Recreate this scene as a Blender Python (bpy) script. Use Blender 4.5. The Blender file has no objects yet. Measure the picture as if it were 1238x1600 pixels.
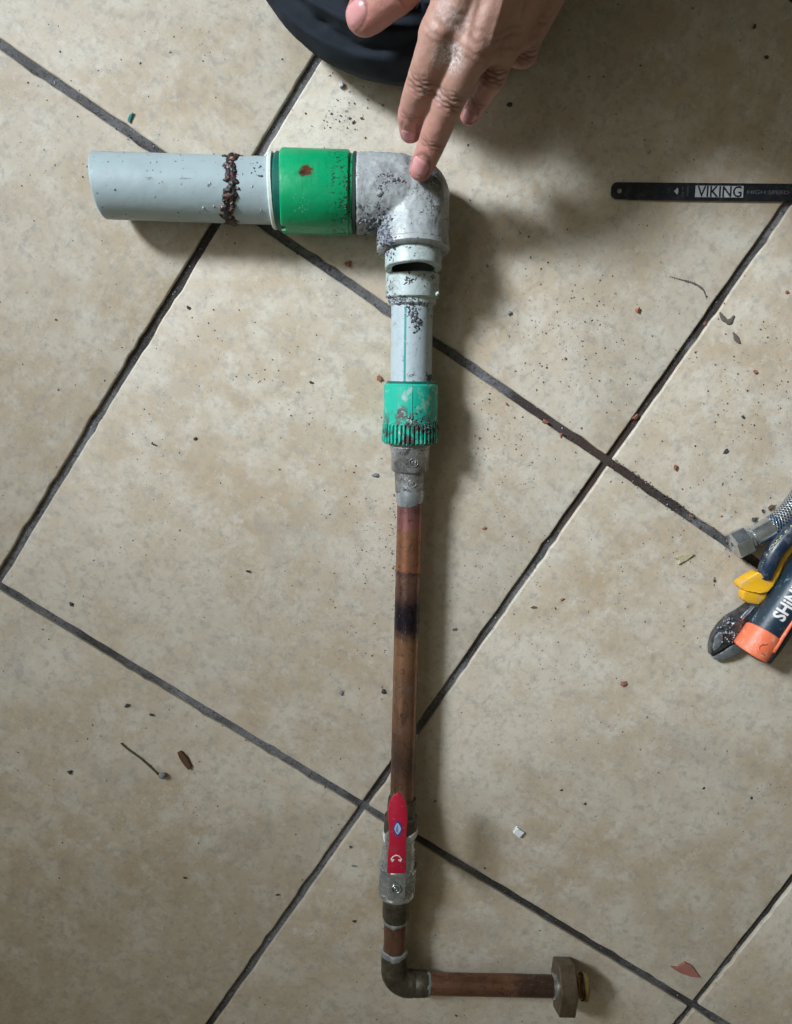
import bpy, bmesh, math, random
import numpy as np
from mathutils import Vector, Matrix, noise as mn
from mathutils.bvhtree import BVHTree
random.seed(7); RNG = np.random.default_rng(7)
C = bpy.context.scene.collection
V = Vector
PI = math.pi

# ------------------------------------------------------------------ camera
CAM_H = 0.6326
RW = Matrix(((0.9996464, 0.0021484, 0.0265045), (0.0021484, 0.9869474, -0.1610284), (-0.0265045, 0.1610284, 0.9865938)))
FPX = 1300.0
cam = bpy.data.cameras.new('camera')
cam.sensor_fit = 'VERTICAL'; cam.sensor_height = 36.0; cam.sensor_width = 36.0; cam.lens = 36.0 * FPX / 1600.0
cam.clip_start = 0.01; cam.clip_end = 50
camo = bpy.data.objects.new('camera', cam); C.objects.link(camo)
camo.matrix_world = Matrix.Translation((0, 0, CAM_H)) @ RW.transposed().to_4x4()
bpy.context.scene.camera = camo

# ------------------------------------------------------------------ light
LD = V((-1.095, 0.68, 1.0)).normalized()
def area(name, aim, dist, w, h, power, col, d=LD, spread=None):
    l = bpy.data.lights.new(name, 'AREA'); l.shape = 'RECTANGLE'; l.size = w; l.size_y = h
    l.energy = power; l.color = col
    if spread: l.spread = math.radians(spread)
    o = bpy.data.objects.new(name, l); C.objects.link(o)
    o.location = V(aim) + d.normalized() * dist
    o.rotation_euler = (-d).to_track_quat('-Z', 'Y').to_euler()
    return o
area('window_light', (0.15, 0.065, 0.0), 3.2, 0.50, 0.66, 3.75, (0.83, 0.92, 1.0), LD, 24)
area('fill_lamp', (0.0, 0.05, 0.0), 2.3, 1.8, 1.4, 9.0, (0.96, 0.97, 0.90), V((-.85, .15, 1.1)))  # added soft fill for shadows and metal reflections, not a known window
w = bpy.data.worlds.new('World'); bpy.context.scene.world = w; w.use_nodes = True
w.node_tree.nodes['Background'].inputs[0].default_value = (1.0, 0.94, 0.66, 1)
w.node_tree.nodes['Background'].inputs[1].default_value = 0.10
sc = bpy.context.scene
sc.view_settings.view_transform = 'Standard'; sc.view_settings.look = 'None'
sc.view_settings.exposure = 0.0; sc.view_settings.gamma = 1.0

# ------------------------------------------------------------------ helpers
def W(px, py, z=0.0):
    """point at height z on the line of sight of a pixel of the 1238x1600 photograph"""
    d = RW.transposed() @ V(((px - 619) / FPX, (800 - py) / FPX, -1.0))
    return V((0, 0, CAM_H)) + d * ((z - CAM_H) / d.z)
WM = {}                                                     # world matrices, for parenting
def empty(name, loc):
    o = bpy.data.objects.new(name, None); C.objects.link(o); o.location = loc
    o.empty_display_size = 0.02
    WM[o] = Matrix.Translation(loc); return o
def link(name, me, mats=(), parent=None, M=None):
    o = bpy.data.objects.new(name, me); C.objects.link(o)
    for m in (mats if isinstance(mats, (list, tuple)) else [mats]):
        if m is not None and me is not None and len(me.materials) < 8 and m.name not in [q.name for q in me.materials if q]: me.materials.append(m)
    M = M or Matrix.Identity(4); WM[o] = M
    if parent is not None:
        o.parent = parent; o.matrix_basis = WM[parent].inverted() @ M
    else: o.matrix_basis = M
    return o
def tag(o, label=None, cat=None, group=None, kind=None):
    if label: o['label'] = label
    if cat: o['category'] = cat
    if group: o['group'] = group
    if kind: o['kind'] = kind
    return o
def frame(p0, p1, up=(0, 0, 1)):
    z = (V(p1) - V(p0)).normalized(); x = V(up) - z * V(up).dot(z); x.normalize(); y = z.cross(x)
    M = Matrix((x, y, z)).transposed().to_4x4(); M.translation = V(p0); return M
def finish(bm, smooth=35, name='mesh'):
    bmesh.ops.recalc_face_normals(bm, faces=bm.faces[:])
    me = bpy.data.meshes.new(name); bm.to_mesh(me); bm.free()
    if smooth:
        me.shade_smooth(); me.set_sharp_from_angle(angle=math.radians(smooth))
    return me
def revolve(bm, prof, seg=64, skew=0.0, jit=None, closed=True, M=None):
    """surface of revolution round local Z: prof = [(t, r)...]"""
    rings = []
    for k, (t, r) in enumerate(prof):
        if r < 1e-6: rings.append([bm.verts.new((0, 0, t))]); continue
        ring = []
        for i in range(seg):
            a = 2 * PI * i / seg
            rr, tt = r, t
            if jit: dr, dt = jit(k, t, a, r); rr += dr; tt += dt
            tt += skew * math.sin(a) * rr
            ring.append(bm.verts.new((rr * math.cos(a), rr * math.sin(a), tt)))
        rings.append(ring)
    for a, b in zip(rings, rings[1:]):
        if len(a) == 1 and len(b) == 1: continue
        for i in range(seg):
            j = (i + 1) % seg
            if len(a) == 1: bm.faces.new((a[0], b[j], b[i]))
            elif len(b) == 1: bm.faces.new((a[i], a[j], b[0]))
            else: bm.faces.new((a[i], a[j], b[j], b[i]))
    if M is not None: bmesh.ops.transform(bm, matrix=M, verts=[v for r in rings for v in r])
    return rings
def turned(name, prof, p0, p1, mats, parent, seg=64, skew=0.0, jit=None, smooth=35, up=(0, 0, 1)):
    bm = bmesh.new(); revolve(bm, prof, seg, skew, jit)
    return link(name, finish(bm, smooth, name), mats, parent, frame(p0, p1, up))
def fine(prof, step=0.0015):
    out = [prof[0]]
    for (a, ra), (b, rb) in zip(prof, prof[1:]):
        n = max(1, int(math.hypot(b - a, rb - ra) / step))
        for k in range(1, n + 1): out.append((a + (b - a) * k / n, ra + (rb - ra) * k / n))
    return out
def tube(bm, pts, rads, seg=16, cap=True):
    """tapered tube along points"""
    pts = [V(p) for p in pts]
    if not isinstance(rads, (list, tuple)): rads = [rads] * len(pts)
    up = V((0, 0, 1)); rings = []
    for k, p in enumerate(pts):
        d = (pts[min(k + 1, len(pts) - 1)] - pts[max(k - 1, 0)]).normalized()
        u = up if abs(d.dot(up)) < 0.95 else V((1, 0, 0))
        x = (u - d * u.dot(d)).normalized(); y = d.cross(x)
        rings.append([bm.verts.new(p + (x * math.cos(2 * PI * i / seg) + y * math.sin(2 * PI * i / seg)) * rads[k]) for i in range(seg)])
    for a, b in zip(rings, rings[1:]):
        for i in range(seg):
            j = (i + 1) % seg; bm.faces.new((a[i], a[j], b[j], b[i]))
    if cap:
        bm.faces.new(rings[0][::-1]); bm.faces.new(rings[-1])
    return rings
def spline(pts, n=8):
    pts = [V(p) for p in pts]; out = []
    for i in range(len(pts) - 1):
        p0 = pts[max(i - 1, 0)]; p1 = pts[i]; p2 = pts[i + 1]; p3 = pts[min(i + 2, len(pts) - 1)]
        for k in range(n):
            t = k / n
            out.append(0.5 * ((2 * p1) + (p2 - p0) * t + (2 * p0 - 5 * p1 + 4 * p2 - p3) * t * t + (3 * p1 - p0 - 3 * p2 + p3) * t ** 3))
    out.append(pts[-1]); return out
def slab(outline, thick, bevel=0.0, segs=2, down=True):
    """prism: outline = world points (top face), thickness downward; bmesh"""
    bm = bmesh.new()
    top = [bm.verts.new(p) for p in outline]; bot = [bm.verts.new(V(p) - V((0, 0, thick))) for p in outline]
    n = len(top)
    bm.faces.new(top); bm.faces.new(bot[::-1])
    for i in range(n):
        j = (i + 1) % n; bm.faces.new((top[i], bot[i], bot[j], top[j]))
    bmesh.ops.recalc_face_normals(bm, faces=bm.faces[:])
    if bevel:
        bmesh.ops.bevel(bm, geom=bm.edges[:], offset=bevel, segments=segs, profile=0.5, affect='EDGES', clamp_overlap=True)
    return bm
def capsule(bm, p0, r0, p1, r1, flat=1.0, seg=20, up=(0, 0, 1)):
    p0, p1 = V(p0), V(p1); L = (p1 - p0).length
    prof = [(-r0 * math.cos(a), r0 * math.sin(a)) for a in np.linspace(0, PI / 2, 6)]
    prof += [(L + r1 * math.sin(a), r1 * math.cos(a)) for a in np.linspace(0, PI / 2, 6)]
    prof[0] = (prof[0][0], 0); prof[-1] = (prof[-1][0], 0)
    M = frame(p0, p1, up) @ Matrix.Diagonal((flat, 1, 1, 1))
    revolve(bm, prof, seg, M=M)
def ball(bm, p, r, sub=2):
    M = Matrix.Translation(p)
    if isinstance(r, (tuple, list)): M = M @ Matrix.Diagonal((*r, 1)); 
    else: M = M @ Matrix.Scale(r, 4)
    bmesh.ops.create_icosphere(bm, subdivisions=sub, radius=1.0, matrix=M)
def remesh(bm, voxel, smooth_it=6, fac=0.5):
    bmesh.ops.recalc_face_normals(bm, faces=bm.faces[:])
    me = bpy.data.meshes.new('tmp'); bm.to_mesh(me); bm.free()
    o = bpy.data.objects.new('tmp', me); C.objects.link(o)
    m = o.modifiers.new('r', 'REMESH'); m.mode = 'VOXEL'; m.voxel_size = voxel; m.adaptivity = 0
    if smooth_it:
        s = o.modifiers.new('s', 'SMOOTH'); s.factor = fac; s.iterations = smooth_it
    dg = bpy.context.evaluated_depsgraph_get(); dg.update()
    out = bpy.data.meshes.new_from_object(o.evaluated_get(dg))
    bpy.data.objects.remove(o); bpy.data.meshes.remove(me)
    out.shade_smooth(); return out
def get_co(me):
    a = np.empty(len(me.vertices) * 3); me.vertices.foreach_get('co', a); return a.reshape(-1, 3)
def get_no(me):
    a = np.empty(len(me.vertices) * 3); me.vertices.foreach_get('normal', a); return a.reshape(-1, 3)
def set_co(me, co): me.vertices.foreach_set('co', co.ravel()); me.update()
def fbm(p, s, o=3): return mn.fractal(V(p) * s, 0.9, 2.0, o)

# ------------------------------------------------------------------ material kit
class NT:
    def __init__(s, name):
        s.m = bpy.data.materials.new(name); s.m.use_nodes = True; s.t = s.m.node_tree
        s.b = s.t.nodes['Principled BSDF']; s.tc = s.t.nodes.new('ShaderNodeTexCoord'); s.co = s.tc.outputs['Object']
        s._sep = None
    def n(s, ty, **k):
        o = s.t.nodes.new(ty)
        for a, b in k.items(): setattr(o, a, b)
        return o
    def put(s, sock, v):
        if isinstance(v, bpy.types.NodeSocket): s.t.links.new(v, sock)
        elif isinstance(v, (tuple, list)): sock.default_value = (*v, 1) if len(v) == 3 and sock.type == 'RGBA' else v
        else: sock.default_value = v
    def math(s, op, a, b=0.0, clamp=False):
        o = s.n('ShaderNodeMath', operation=op, use_clamp=clamp); s.put(o.inputs[0], a); s.put(o.inputs[1], b); return o.outputs[0]
    def noise(s, scale, detail=3.0, rough=0.55, co=None, dist=0.0, stretch=None):
        o = s.n('ShaderNodeTexNoise'); c = co or s.co
        if stretch:
            mp = s.n('ShaderNodeMapping'); s.put(mp.inputs[0], c); mp.inputs['Scale'].default_value = stretch; c = mp.outputs[0]
        s.put(o.inputs['Vector'], c); o.inputs['Scale'].default_value = scale; o.inputs['Detail'].default_value = detail
        o.inputs['Roughness'].default_value = rough; o.inputs['Distortion'].default_value = dist
        return o.outputs['Fac']
    def voro(s, scale, co=None, feature='F1', rnd=1.0):
        o = s.n('ShaderNodeTexVoronoi', feature=feature); s.put(o.inputs['Vector'], co or s.co); o.inputs['Scale'].default_value = scale
        o.inputs['Randomness'].default_value = rnd; return o.outputs['Distance']
    def ramp(s, f, lo, hi, a=0.0, b=1.0):
        o = s.n('ShaderNodeMapRange'); o.clamp = True; s.put(o.inputs[0], f)
        for i, v in enumerate((lo, hi, a, b)): o.inputs[i + 1].default_value = v
        return o.outputs[0]
    def mix(s, f, a, b):
        o = s.n('ShaderNodeMix', data_type='RGBA'); s.put(o.inputs[0], f); s.put(o.inputs[6], a); s.put(o.inputs[7], b); return o.outputs[2]
    def xyz(s):
        if not s._sep:
            q = s.n('ShaderNodeSeparateXYZ'); s.put(q.inputs[0], s.co); s._sep = q.outputs
        return s._sep
    def band(s, v, lo, hi, soft):
        a = s.ramp(v, lo - soft, lo + soft); b = s.ramp(v, hi - soft, hi + soft, 1, 0); return s.math('MULTIPLY', a, b)
    def blob(s, c, r, soft=0.35, nz=None):
        """soft round patch at object point c"""
        o = s.n('ShaderNodeVectorMath', operation='DISTANCE'); s.put(o.inputs[0], s.co); o.inputs[1].default_value = c
        d = o.outputs['Value']
        if nz: d = s.math('ADD', d, s.math('MULTIPLY', s.math('SUBTRACT', s.noise(nz[0], 4), 0.5), nz[1]))
        return s.ramp(d, r * (1 - soft), r * (1 + soft), 1, 0)
    def attr(s, name):
        o = s.n('ShaderNodeVertexColor', layer_name=name); return o.outputs[0]
    def out(s, col=None, rough=0.5, metal=0.0, bump=None, bstr=0.3, bdist=0.001, spec=None):
        if col is not None: s.put(s.b.inputs['Base Color'], col)
        s.put(s.b.inputs['Roughness'], rough); s.put(s.b.inputs['Metallic'], metal)
        if spec is not None: s.put(s.b.inputs['Specular IOR Level'], spec)
        if bump is not None:
            o = s.n('ShaderNodeBump'); o.inputs['Strength'].default_value = bstr; o.inputs['Distance'].default_value = bdist
            s.put(o.inputs['Height'], bump); s.t.links.new(o.outputs[0], s.b.inputs['Normal'])
        return s.m
def simple(name, col, rough=0.5, metal=0.0, var=0.25, scale=300, bump=0.15, dust=0.0):
    t = NT(name); f = t.noise(scale, 4)
    c2 = tuple(max(0, c * (1 - var)) for c in col); c1 = tuple(min(1, c * (1 + var)) for c in col)
    c = t.mix(f, c2, c1)
    if dust:
        c = t.mix(t.ramp(t.noise(130, 6, .8, None, .5), .50, .66, 0, dust), c, (0.34, 0.31, 0.27))
        c = t.mix(t.ramp(t.noise(240, 5, .8, None, 0, (1, 1, .3)), .58, .66, 0, dust), c, tuple(v * .35 for v in col))
        c = t.mix(t.math('MULTIPLY', t.ramp(t.voro(420), .06, .14, 1, 0), dust), c, (0.55, 0.55, 0.52))
    return t.out(c, t.ramp(f, .2, .8, rough * .85, min(1, rough * 1.15)), metal, f, bump, 0.0005)

# tile: mottled beige glazed ceramic, world-like coordinates per tile through an attribute offset
def mat_tile():
    t = NT('beige_tile')
    oi = t.n('ShaderNodeObjectInfo')
    vm = t.n('ShaderNodeVectorMath', operation='MULTIPLY_ADD'); t.put(vm.inputs[0], t.co); vm.inputs[1].default_value = (1, 1, 1)
    cb = t.n('ShaderNodeCombineXYZ'); t.put(cb.inputs[0], t.math('MULTIPLY', oi.outputs['Random'], 13.0)); t.put(cb.inputs[1], t.math('MULTIPLY', oi.outputs['Random'], 7.0))
    t.put(vm.inputs[2], cb.outputs[0]); co = vm.outputs[0]
    big = t.noise(6, 3, .55, co, 0.4); mid = t.noise(34, 7, .68, co, .25); fin = t.noise(180, 5, .7, co)
    c = t.mix(t.ramp(big, .34, .66), (0.465, 0.37, 0.262), (0.56, 0.495, 0.40))
    c = t.mix(t.ramp(mid, .44, .62, 0, .8), c, (0.60, 0.55, 0.465))
    c = t.mix(t.ramp(t.noise(15, 6, .72, co, .2), .50, .64, 0, .55), c, (0.43, 0.325, 0.21))
    c = t.mix(t.ramp(t.noise(11, 6, .75, co, .2), .55, .70, 0, .5), c, (0.40, 0.38, 0.35))
    c = t.mix(t.ramp(t.noise(90, 6, .8, co, .2), .50, .62, 0, .6), c, (0.37, 0.335, 0.29))
    c = t.mix(t.ramp(t.noise(60, 6, .8, co, .2), .54, .66, 0, .5), c, (0.66, 0.625, 0.56))
    c = t.mix(t.ramp(fin, .52, .72, 0, .45), c, (0.33, 0.29, 0.24))
    sp = t.voro(620, co); cl = t.ramp(t.noise(16, 4, .7, co), .48, .62)
    m = t.math('MULTIPLY', t.ramp(sp, .10, .26, 1, 0), cl)
    c = t.mix(t.math('MULTIPLY', m, .6), c, (0.15, 0.13, 0.11))
    sp2 = t.voro(230, co); m2 = t.math('MULTIPLY', t.ramp(sp2, .04, .12, 1, 0), t.ramp(t.noise(22, 4, .7, co), .48, .58))
    c = t.mix(t.math('MULTIPLY', m2, .65), c, (0.10, 0.085, 0.07))
    st = t.math('MULTIPLY', t.ramp(t.noise(38, 6, .8, co, 1.0), .60, .70), t.ramp(t.noise(5, 2, .5, co), .5, .62))
    c = t.mix(t.math('MULTIPLY', st, .45), c, (0.17, 0.14, 0.11))
    # hairline scratches
    sc_ = t.ramp(t.math('ABSOLUTE', t.math('SUBTRACT', t.noise(14, 2, .4, co, 3.0, (1, .25, 1)), .5)), 0, .0022, 1, 0)
    sc_ = t.math('MULTIPLY', sc_, t.ramp(t.noise(9, 2, .5, co), .56, .64)); c = t.mix(t.math('MULTIPLY', sc_, .35), c, (0.25, 0.22, 0.19))
    h = t.math('ADD', t.math('MULTIPLY', mid, .6), t.math('MULTIPLY', fin, .4))
    return t.out(c, t.ramp(mid, .3, .7, .34, .56), 0, h, .40, .0007, .5)
def mat_grout():
    t = NT('grey_grout'); f = t.noise(620, 6, .8); g = t.noise(22, 4, .7); st = t.noise(6, 4, .6)
    c = t.mix(t.ramp(g, .38, .62), (0.095, 0.090, 0.090), (0.22, 0.215, 0.225))
    c = t.mix(t.ramp(st, .47, .56, 0, .9), c, (0.035, 0.028, 0.024))
    c = t.mix(t.ramp(f, .56, .66, 0, .75), c, (0.33, 0.34, 0.36))
    c = t.mix(t.ramp(t.noise(420, 5, .8), .38, .47, .85, 0), c, (0.015, 0.014, 0.014))
    c = t.mix(t.math('MULTIPLY', t.blob((0.17, -.06, 0), .06, .6, (30, .03)), .85), c, (0.055, 0.032, 0.024))
    return t.out(c, .85, 0, f, 1.0, .0016)
M_TILE, M_GROUT = mat_tile(), mat_grout()

# ------------------------------------------------------------------ floor
PITCH, JOINT = 0.34, 0.0061
GA, GO = 0.586396, V((-0.1039691, 0.1246861))
GU = V((math.cos(GA), -math.sin(GA))); GV = V((-math.sin(GA), -math.cos(GA)))
bm = bmesh.new()
vs = [bm.verts.new((x, y, -0.0030)) for x, y in ((-1.6, -1.9), (1.7, -1.9), (1.7, 1.6), (-1.6, 1.6))]
bm.faces.new(vs)
bmesh.ops.subdivide_edges(bm, edges=bm.edges[:], cuts=3, use_grid_fill=True)
floor = link('floor', finish(bm, 0), M_GROUT); tag(floor, kind='structure')
def tile_mesh(seed):
    rg = random.Random(seed); h = (PITCH - JOINT) / 2; c = .0006
    pts = []; n = 44
    for s in range(4):
        a = PI / 2 * s; ux, uy = math.cos(a), math.sin(a)
        for k in range(n):
            t = -h + c + (2 * h - 2 * c) * k / (n - 1)
            j = rg.gauss(0, .00008) + (-(rg.random() ** 7) * .0013 if 1 < k < n - 2 else 0)
            pts.append((h + j, t)); x, y = pts[-1]; pts[-1] = (x * ux - y * uy, x * uy + y * ux)
    bm = bmesh.new(); rings = []
    for off, z in ((0, -.0045), (0, -.0013), (.0002, -.0006), (.0006, -.00018), (.0014, 0)):
        rings.append([bm.verts.new((x - math.copysign(min(off, abs(x)), x) * (abs(x) > h * .97), y - math.copysign(min(off, abs(y)), y) * (abs(y) > h * .97), z)) for x, y in pts])
    for a, b in zip(rings, rings[1:]):
        for i in range(len(a)):
            j = (i + 1) % len(a); bm.faces.new((a[i], a[j], b[j], b[i]))
    bm.faces.new(rings[-1])
    me = finish(bm, 60, 'tile'); me.materials.append(M_TILE); return me
tms = [tile_mesh(s) for s in range(4)]
for i in range(-3, 4):
    for j in range(-3, 4):
        c = GO + PITCH * ((i + .5) * GU + (j + .5) * GV)
        if abs(c.x) > 1.0 or abs(c.y + .1) > 1.1: continue
        a = -GA + PI / 2 * random.randrange(4)
        M = Matrix.Translation((c.x, c.y, random.uniform(-.0002, .0002))) @ Matrix.Rotation(a, 4, 'Z') @ Matrix.Rotation(random.gauss(0, .0012), 4, 'X')
        link('tile', tms[(i * 3 + j * 5) % 4], (), floor, M)

# ------------------------------------------------------------------ materials of the pipework
def mat_pp(name, base=(0.355, 0.435, 0.455), grime=0.0, stripe=False, marks=True, smears=()):
    t = NT(name); x, y, z = t.xyz()
    c = t.mix(t.noise(45, 4), tuple(v * .9 for v in base), tuple(min(1, v * 1.08) for v in base))
    c = t.mix(t.ramp(t.noise(60, 5, .7, None, 1.5), .55, .75, 0, .45 + grime * .4), c, (0.36, 0.33, 0.28))
    if marks:   # short dark nicks and scuffs
        m = t.math('MULTIPLY', t.ramp(t.voro(170), .07, .14, 1, 0), t.ramp(t.noise(55, 2), .45, .6))
        c = t.mix(m, c, (0.06, 0.065, 0.06))
        l = t.math('MULTIPLY', t.ramp(t.noise(260, 3, .6, None, 0, (1, 1, .35)), .66, .70), t.ramp(t.noise(30, 2), .52, .62))
        c = t.mix(t.math('MULTIPLY', l, .8), c, (0.10, 0.09, 0.085))
    if grime:
        g1 = t.math('MULTIPLY', t.ramp(t.noise(330, 5, .75, None, 1.0), .52, .60), t.ramp(t.noise(42, 4, .6), .60 - grime * .16, .70 - grime * .16))
        c = t.mix(g1, c, (0.045, 0.045, 0.055))
        sm = t.math('MULTIPLY', t.ramp(t.noise(85, 6, .8, None, 1.2, (1, 1, .55)), .50, .64), t.ramp(t.noise(30, 3, .5), .40, .60))
        c = t.mix(t.math('MULTIPLY', sm, .8 * grime), c, (0.15, 0.14, 0.135))
        sm2 = t.ramp(t.noise(70, 5, .7, None, .4), .58, .66); c = t.mix(t.math('MULTIPLY', sm2, .5 * grime), c, (0.50, 0.55, 0.56))
        v = t.ramp(t.math('ABSOLUTE', t.math('SUBTRACT', t.noise(48, 5, .6, None, 1.6), .5)), .0, .014, 1, 0)
        c = t.mix(t.math('MULTIPLY', v, .75 * grime * 1.0), c, (0.09, 0.08, 0.08))
    if stripe:
        s = t.math('MULTIPLY', t.band(y, .0044, .0060, .0003), t.ramp(x, 0, .001))
        s = t.math('MULTIPLY', s, t.ramp(t.noise(300, 2), .25, .35))
        c = t.mix(s, c, (0.0, 0.22, 0.20))
    for cpos, rad in smears:
        k = t.blob(cpos, rad, .55, (150, .016)); k = t.math('MULTIPLY', k, t.ramp(t.noise(210, 6, .8, None, .6), .36, .56, .15, .85))
        c = t.mix(k, c, (0.085, 0.085, 0.095))
    h = t.math('ADD', t.noise(220, 4, .6), t.math('MULTIPLY', t.noise(38, 3), 2))
    return t.out(c, t.ramp(t.noise(80, 4), .3, .7, .30, .58), 0, h, .25 + grime * .35, .0007)
M_PP = mat_pp('grey_plastic'); M_PPG = mat_pp('grimy_grey_plastic', (0.37, 0.395, 0.40), 0.75)
M_PPW = mat_pp('pale_grey_plastic', (0.43, 0.50, 0.49), 0.5); M_PPS = mat_pp('striped_grey_plastic', (0.40, 0.47, 0.50), 0.2, True)
M_BORE = simple('shaded_bore_grey', (0.09, 0.12, 0.11), .7)  # darkened plastic: shade inside the opening put into the colour
M_DARK = simple('dark_bore', (0.02, 0.03, 0.03), .8)
M_GRIT = simple('dark_grit', (0.065, 0.066, 0.078), .75, var=.9, scale=500)
def mat_clump():
    t = NT('blue_grey_filler'); f = t.noise(420, 5, .75)
    c = t.mix(t.ramp(f, .42, .62), (0.030, 0.033, 0.045), (0.30, 0.33, 0.38))
    return t.out(c, .6, 0, f, .8, .001)
M_CLUMP = mat_clump()
M_GRITP = simple('pale_grit', (0.30, 0.32, 0.36), .8, var=.5, scale=700)
def mat_green():
    t = NT('green_plastic'); x, y, z = t.xyz()
    c = t.mix(t.noise(60, 4), (0.0, 0.27, 0.10), (0.003, 0.37, 0.145))
    # burnt patch, scratches, nick, grime near the right rim (coordinates: z along axis, x up, y lateral)
    b = t.blob((.0275, -.0085, .0265), .0042, .35, (420, .0075)); c = t.mix(b, c, (0.09, 0.026, 0.008))
    b2 = t.blob((.0275, -.0065, .0235), .0022, .5, (500, .004)); c = t.mix(b2, c, (0.05, 0.012, 0.004))
    ln = t.ramp(t.noise(60, 4, .6, None, .2, (1, 1, 9)), .60, .64, 0, .35); c = t.mix(ln, c, (0.0, 0.17, 0.07))
    dz = t.math('MULTIPLY', t.ramp(t.noise(90, 6, .8), .54, .66), .45); c = t.mix(dz, c, (0.03, 0.22, 0.12))
    s = t.math('MULTIPLY', t.blob((.0245, .013, .0215), .006, .4), t.ramp(t.noise(800, 3, .6, None, 0, (1, .4, 1)), .60, .66))
    c = t.mix(s, c, (0.45, 0.62, 0.53))
    g = t.math('MULTIPLY', t.ramp(z, .037, .044), t.ramp(t.noise(400, 4, .7), .54, .60)); c = t.mix(g, c, (0.02, 0.06, 0.05))
    d = t.math('MULTIPLY', t.ramp(t.voro(260), .06, .12, 1, 0), t.ramp(t.noise(70, 2), .48, .58)); c = t.mix(d, c, (0.01, 0.05, 0.03))
    return t.out(c, t.ramp(t.noise(120, 5, .8), .3, .7, .22, .5), 0, t.math('ADD', t.noise(260, 4), t.math('MULTIPLY', t.noise(40, 3), 3)), .25, .0007)
M_GREEN = mat_green()
def mat_green2():
    t = NT('worn_green_plastic')
    c = t.mix(t.noise(80, 4), (0.0, 0.33, 0.22), (0.010, 0.45, 0.33))
    c = t.mix(t.ramp(t.noise(105, 5, .65, None, .3), .54, .68, 0, .85), c, (0.44, 0.47, 0.46))
    b = t.math('MULTIPLY', t.ramp(t.noise(130, 5, .7, None, .5), .47, .54), t.math('MAXIMUM', t.ramp(t.xyz()[2], .018, .029), t.blob((.018, .008, .021), .006, .5)))
    c = t.mix(b, c, (0.075, 0.055, 0.055))
    return t.out(c, .5, 0, t.noise(300, 4), .3, .0006)
M_GREEN2 = mat_green2()
M_TEAL = simple('dark_teal_plastic', (0.0, 0.10, 0.075), .5)
M_RIM = simple('white_plastic_rim', (0.62, 0.66, 0.62), .5)
def mat_burnt():
    t = NT('burnt_residue'); f = t.noise(170, 4, .65, None, .6)
    c = t.mix(t.ramp(f, .53, .64), (0.012, 0.010, 0.011), (0.13, 0.032, 0.018))
    c = t.mix(t.ramp(t.noise(330, 3), .62, .68), c, (0.42, 0.22, 0.17))
    return t.out(c, .55, 0, f, .7, .001)
M_BURNT = mat_burnt()
def mat_cast():
    t = NT('grey_cast_metal'); f = t.noise(260, 5, .7)
    c = t.mix(t.ramp(t.noise(70, 4), .38, .62), (0.16, 0.155, 0.15), (0.46, 0.465, 0.47))
    c = t.mix(t.ramp(f, .55, .66, 0, .85), c, (0.05, 0.045, 0.04))
    c = t.mix(t.ramp(t.noise(130, 5, .8, None, .6), .57, .63, 0, .8), c, (0.07, 0.065, 0.06))
    return t.out(c, .42, .6, f, .8, .0009)
M_CAST = mat_cast()
M_SOLDER = simple('silvery_solder', (0.36, 0.39, 0.41), .36, .6, .5, 160, .6, .5)
def mat_copper(name, marks):
    t = NT(name); x, y, z = t.xyz()
    nz = t.math('MULTIPLY', t.math('SUBTRACT', t.noise(75, 6, .72, None, .6), .5), .016)
    zz = t.math('ADD', z, nz)
    st = t.noise(120, 6, .7, None, .3, (1, 1, .10))
    c = t.mix(t.ramp(st, .35, .65), (0.18, 0.088, 0.052), (0.36, 0.195, 0.12))
    for lo, hi, soft, col, str_ in marks:
        k = t.band(zz, lo, hi, soft * 1.6); k = t.math('MULTIPLY', k, t.ramp(t.noise(100, 5, .75, None, .5), .25, .5, str_ * .7, str_)); c = t.mix(k, c, col)
    c = t.mix(t.ramp(t.noise(150, 6, .8, None, .4, (1, 1, .5)), .52, .66, 0, .65), c, (0.06, 0.038, 0.032))
    c = t.mix(t.ramp(t.noise(300, 5, .8, None, 0, (1, 1, .4)), .58, .68, 0, .45), c, (0.40, 0.23, 0.16))
    c = t.mix(t.ramp(t.noise(60, 4, .7), .60, .70, 0, .35), c, (0.20, 0.24, 0.22))
    c = t.mix(t.ramp(t.noise(210, 6, .85, None, .8), .56, .62, 0, .7), c, (0.035, 0.022, 0.022))
    return t.out(c, t.ramp(t.noise(70, 5, .75), .3, .7, .22, .52), .66, t.math('ADD', t.noise(300, 4), st), .3, .0005)
M_COP = mat_copper('long_copper', [
    (-.01, .022, .002, (0.31, 0.12, 0.115), .9), (.000, .010, .005, (0.13, 0.075, 0.085), .6), (.024, .054, .003, (0.36, 0.145, 0.075), .9),
    (.028, .044, .006, (0.17, 0.095, 0.06), .6), (.0535, .0560, .0008, (0.02, 0.015, 0.03), .95), (.056, .073, .002, (0.16, 0.085, 0.066), .8),
    (.073, .104, .004, (0.016, 0.013, 0.022), 1.0), (.108, .130, .006, (0.30, 0.165, 0.08), .6), (.190, .222, .012, (0.07, 0.048, 0.038), .85)])
M_COP2 = mat_copper('short_copper', [(.0, .1, .002, (0.15, 0.075, 0.055), .5)])
M_COP3 = mat_copper('red_brown_copper', [(.002, .016, .006, (0.30, 0.15, 0.10), .6), (.018, .05, .01, (0.12, 0.055, 0.028), .7), (.048, .070, .008, (0.17, 0.060, 0.038), .6), (.074, .12, .004, (0.05, 0.036, 0.032), .8)])
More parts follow.
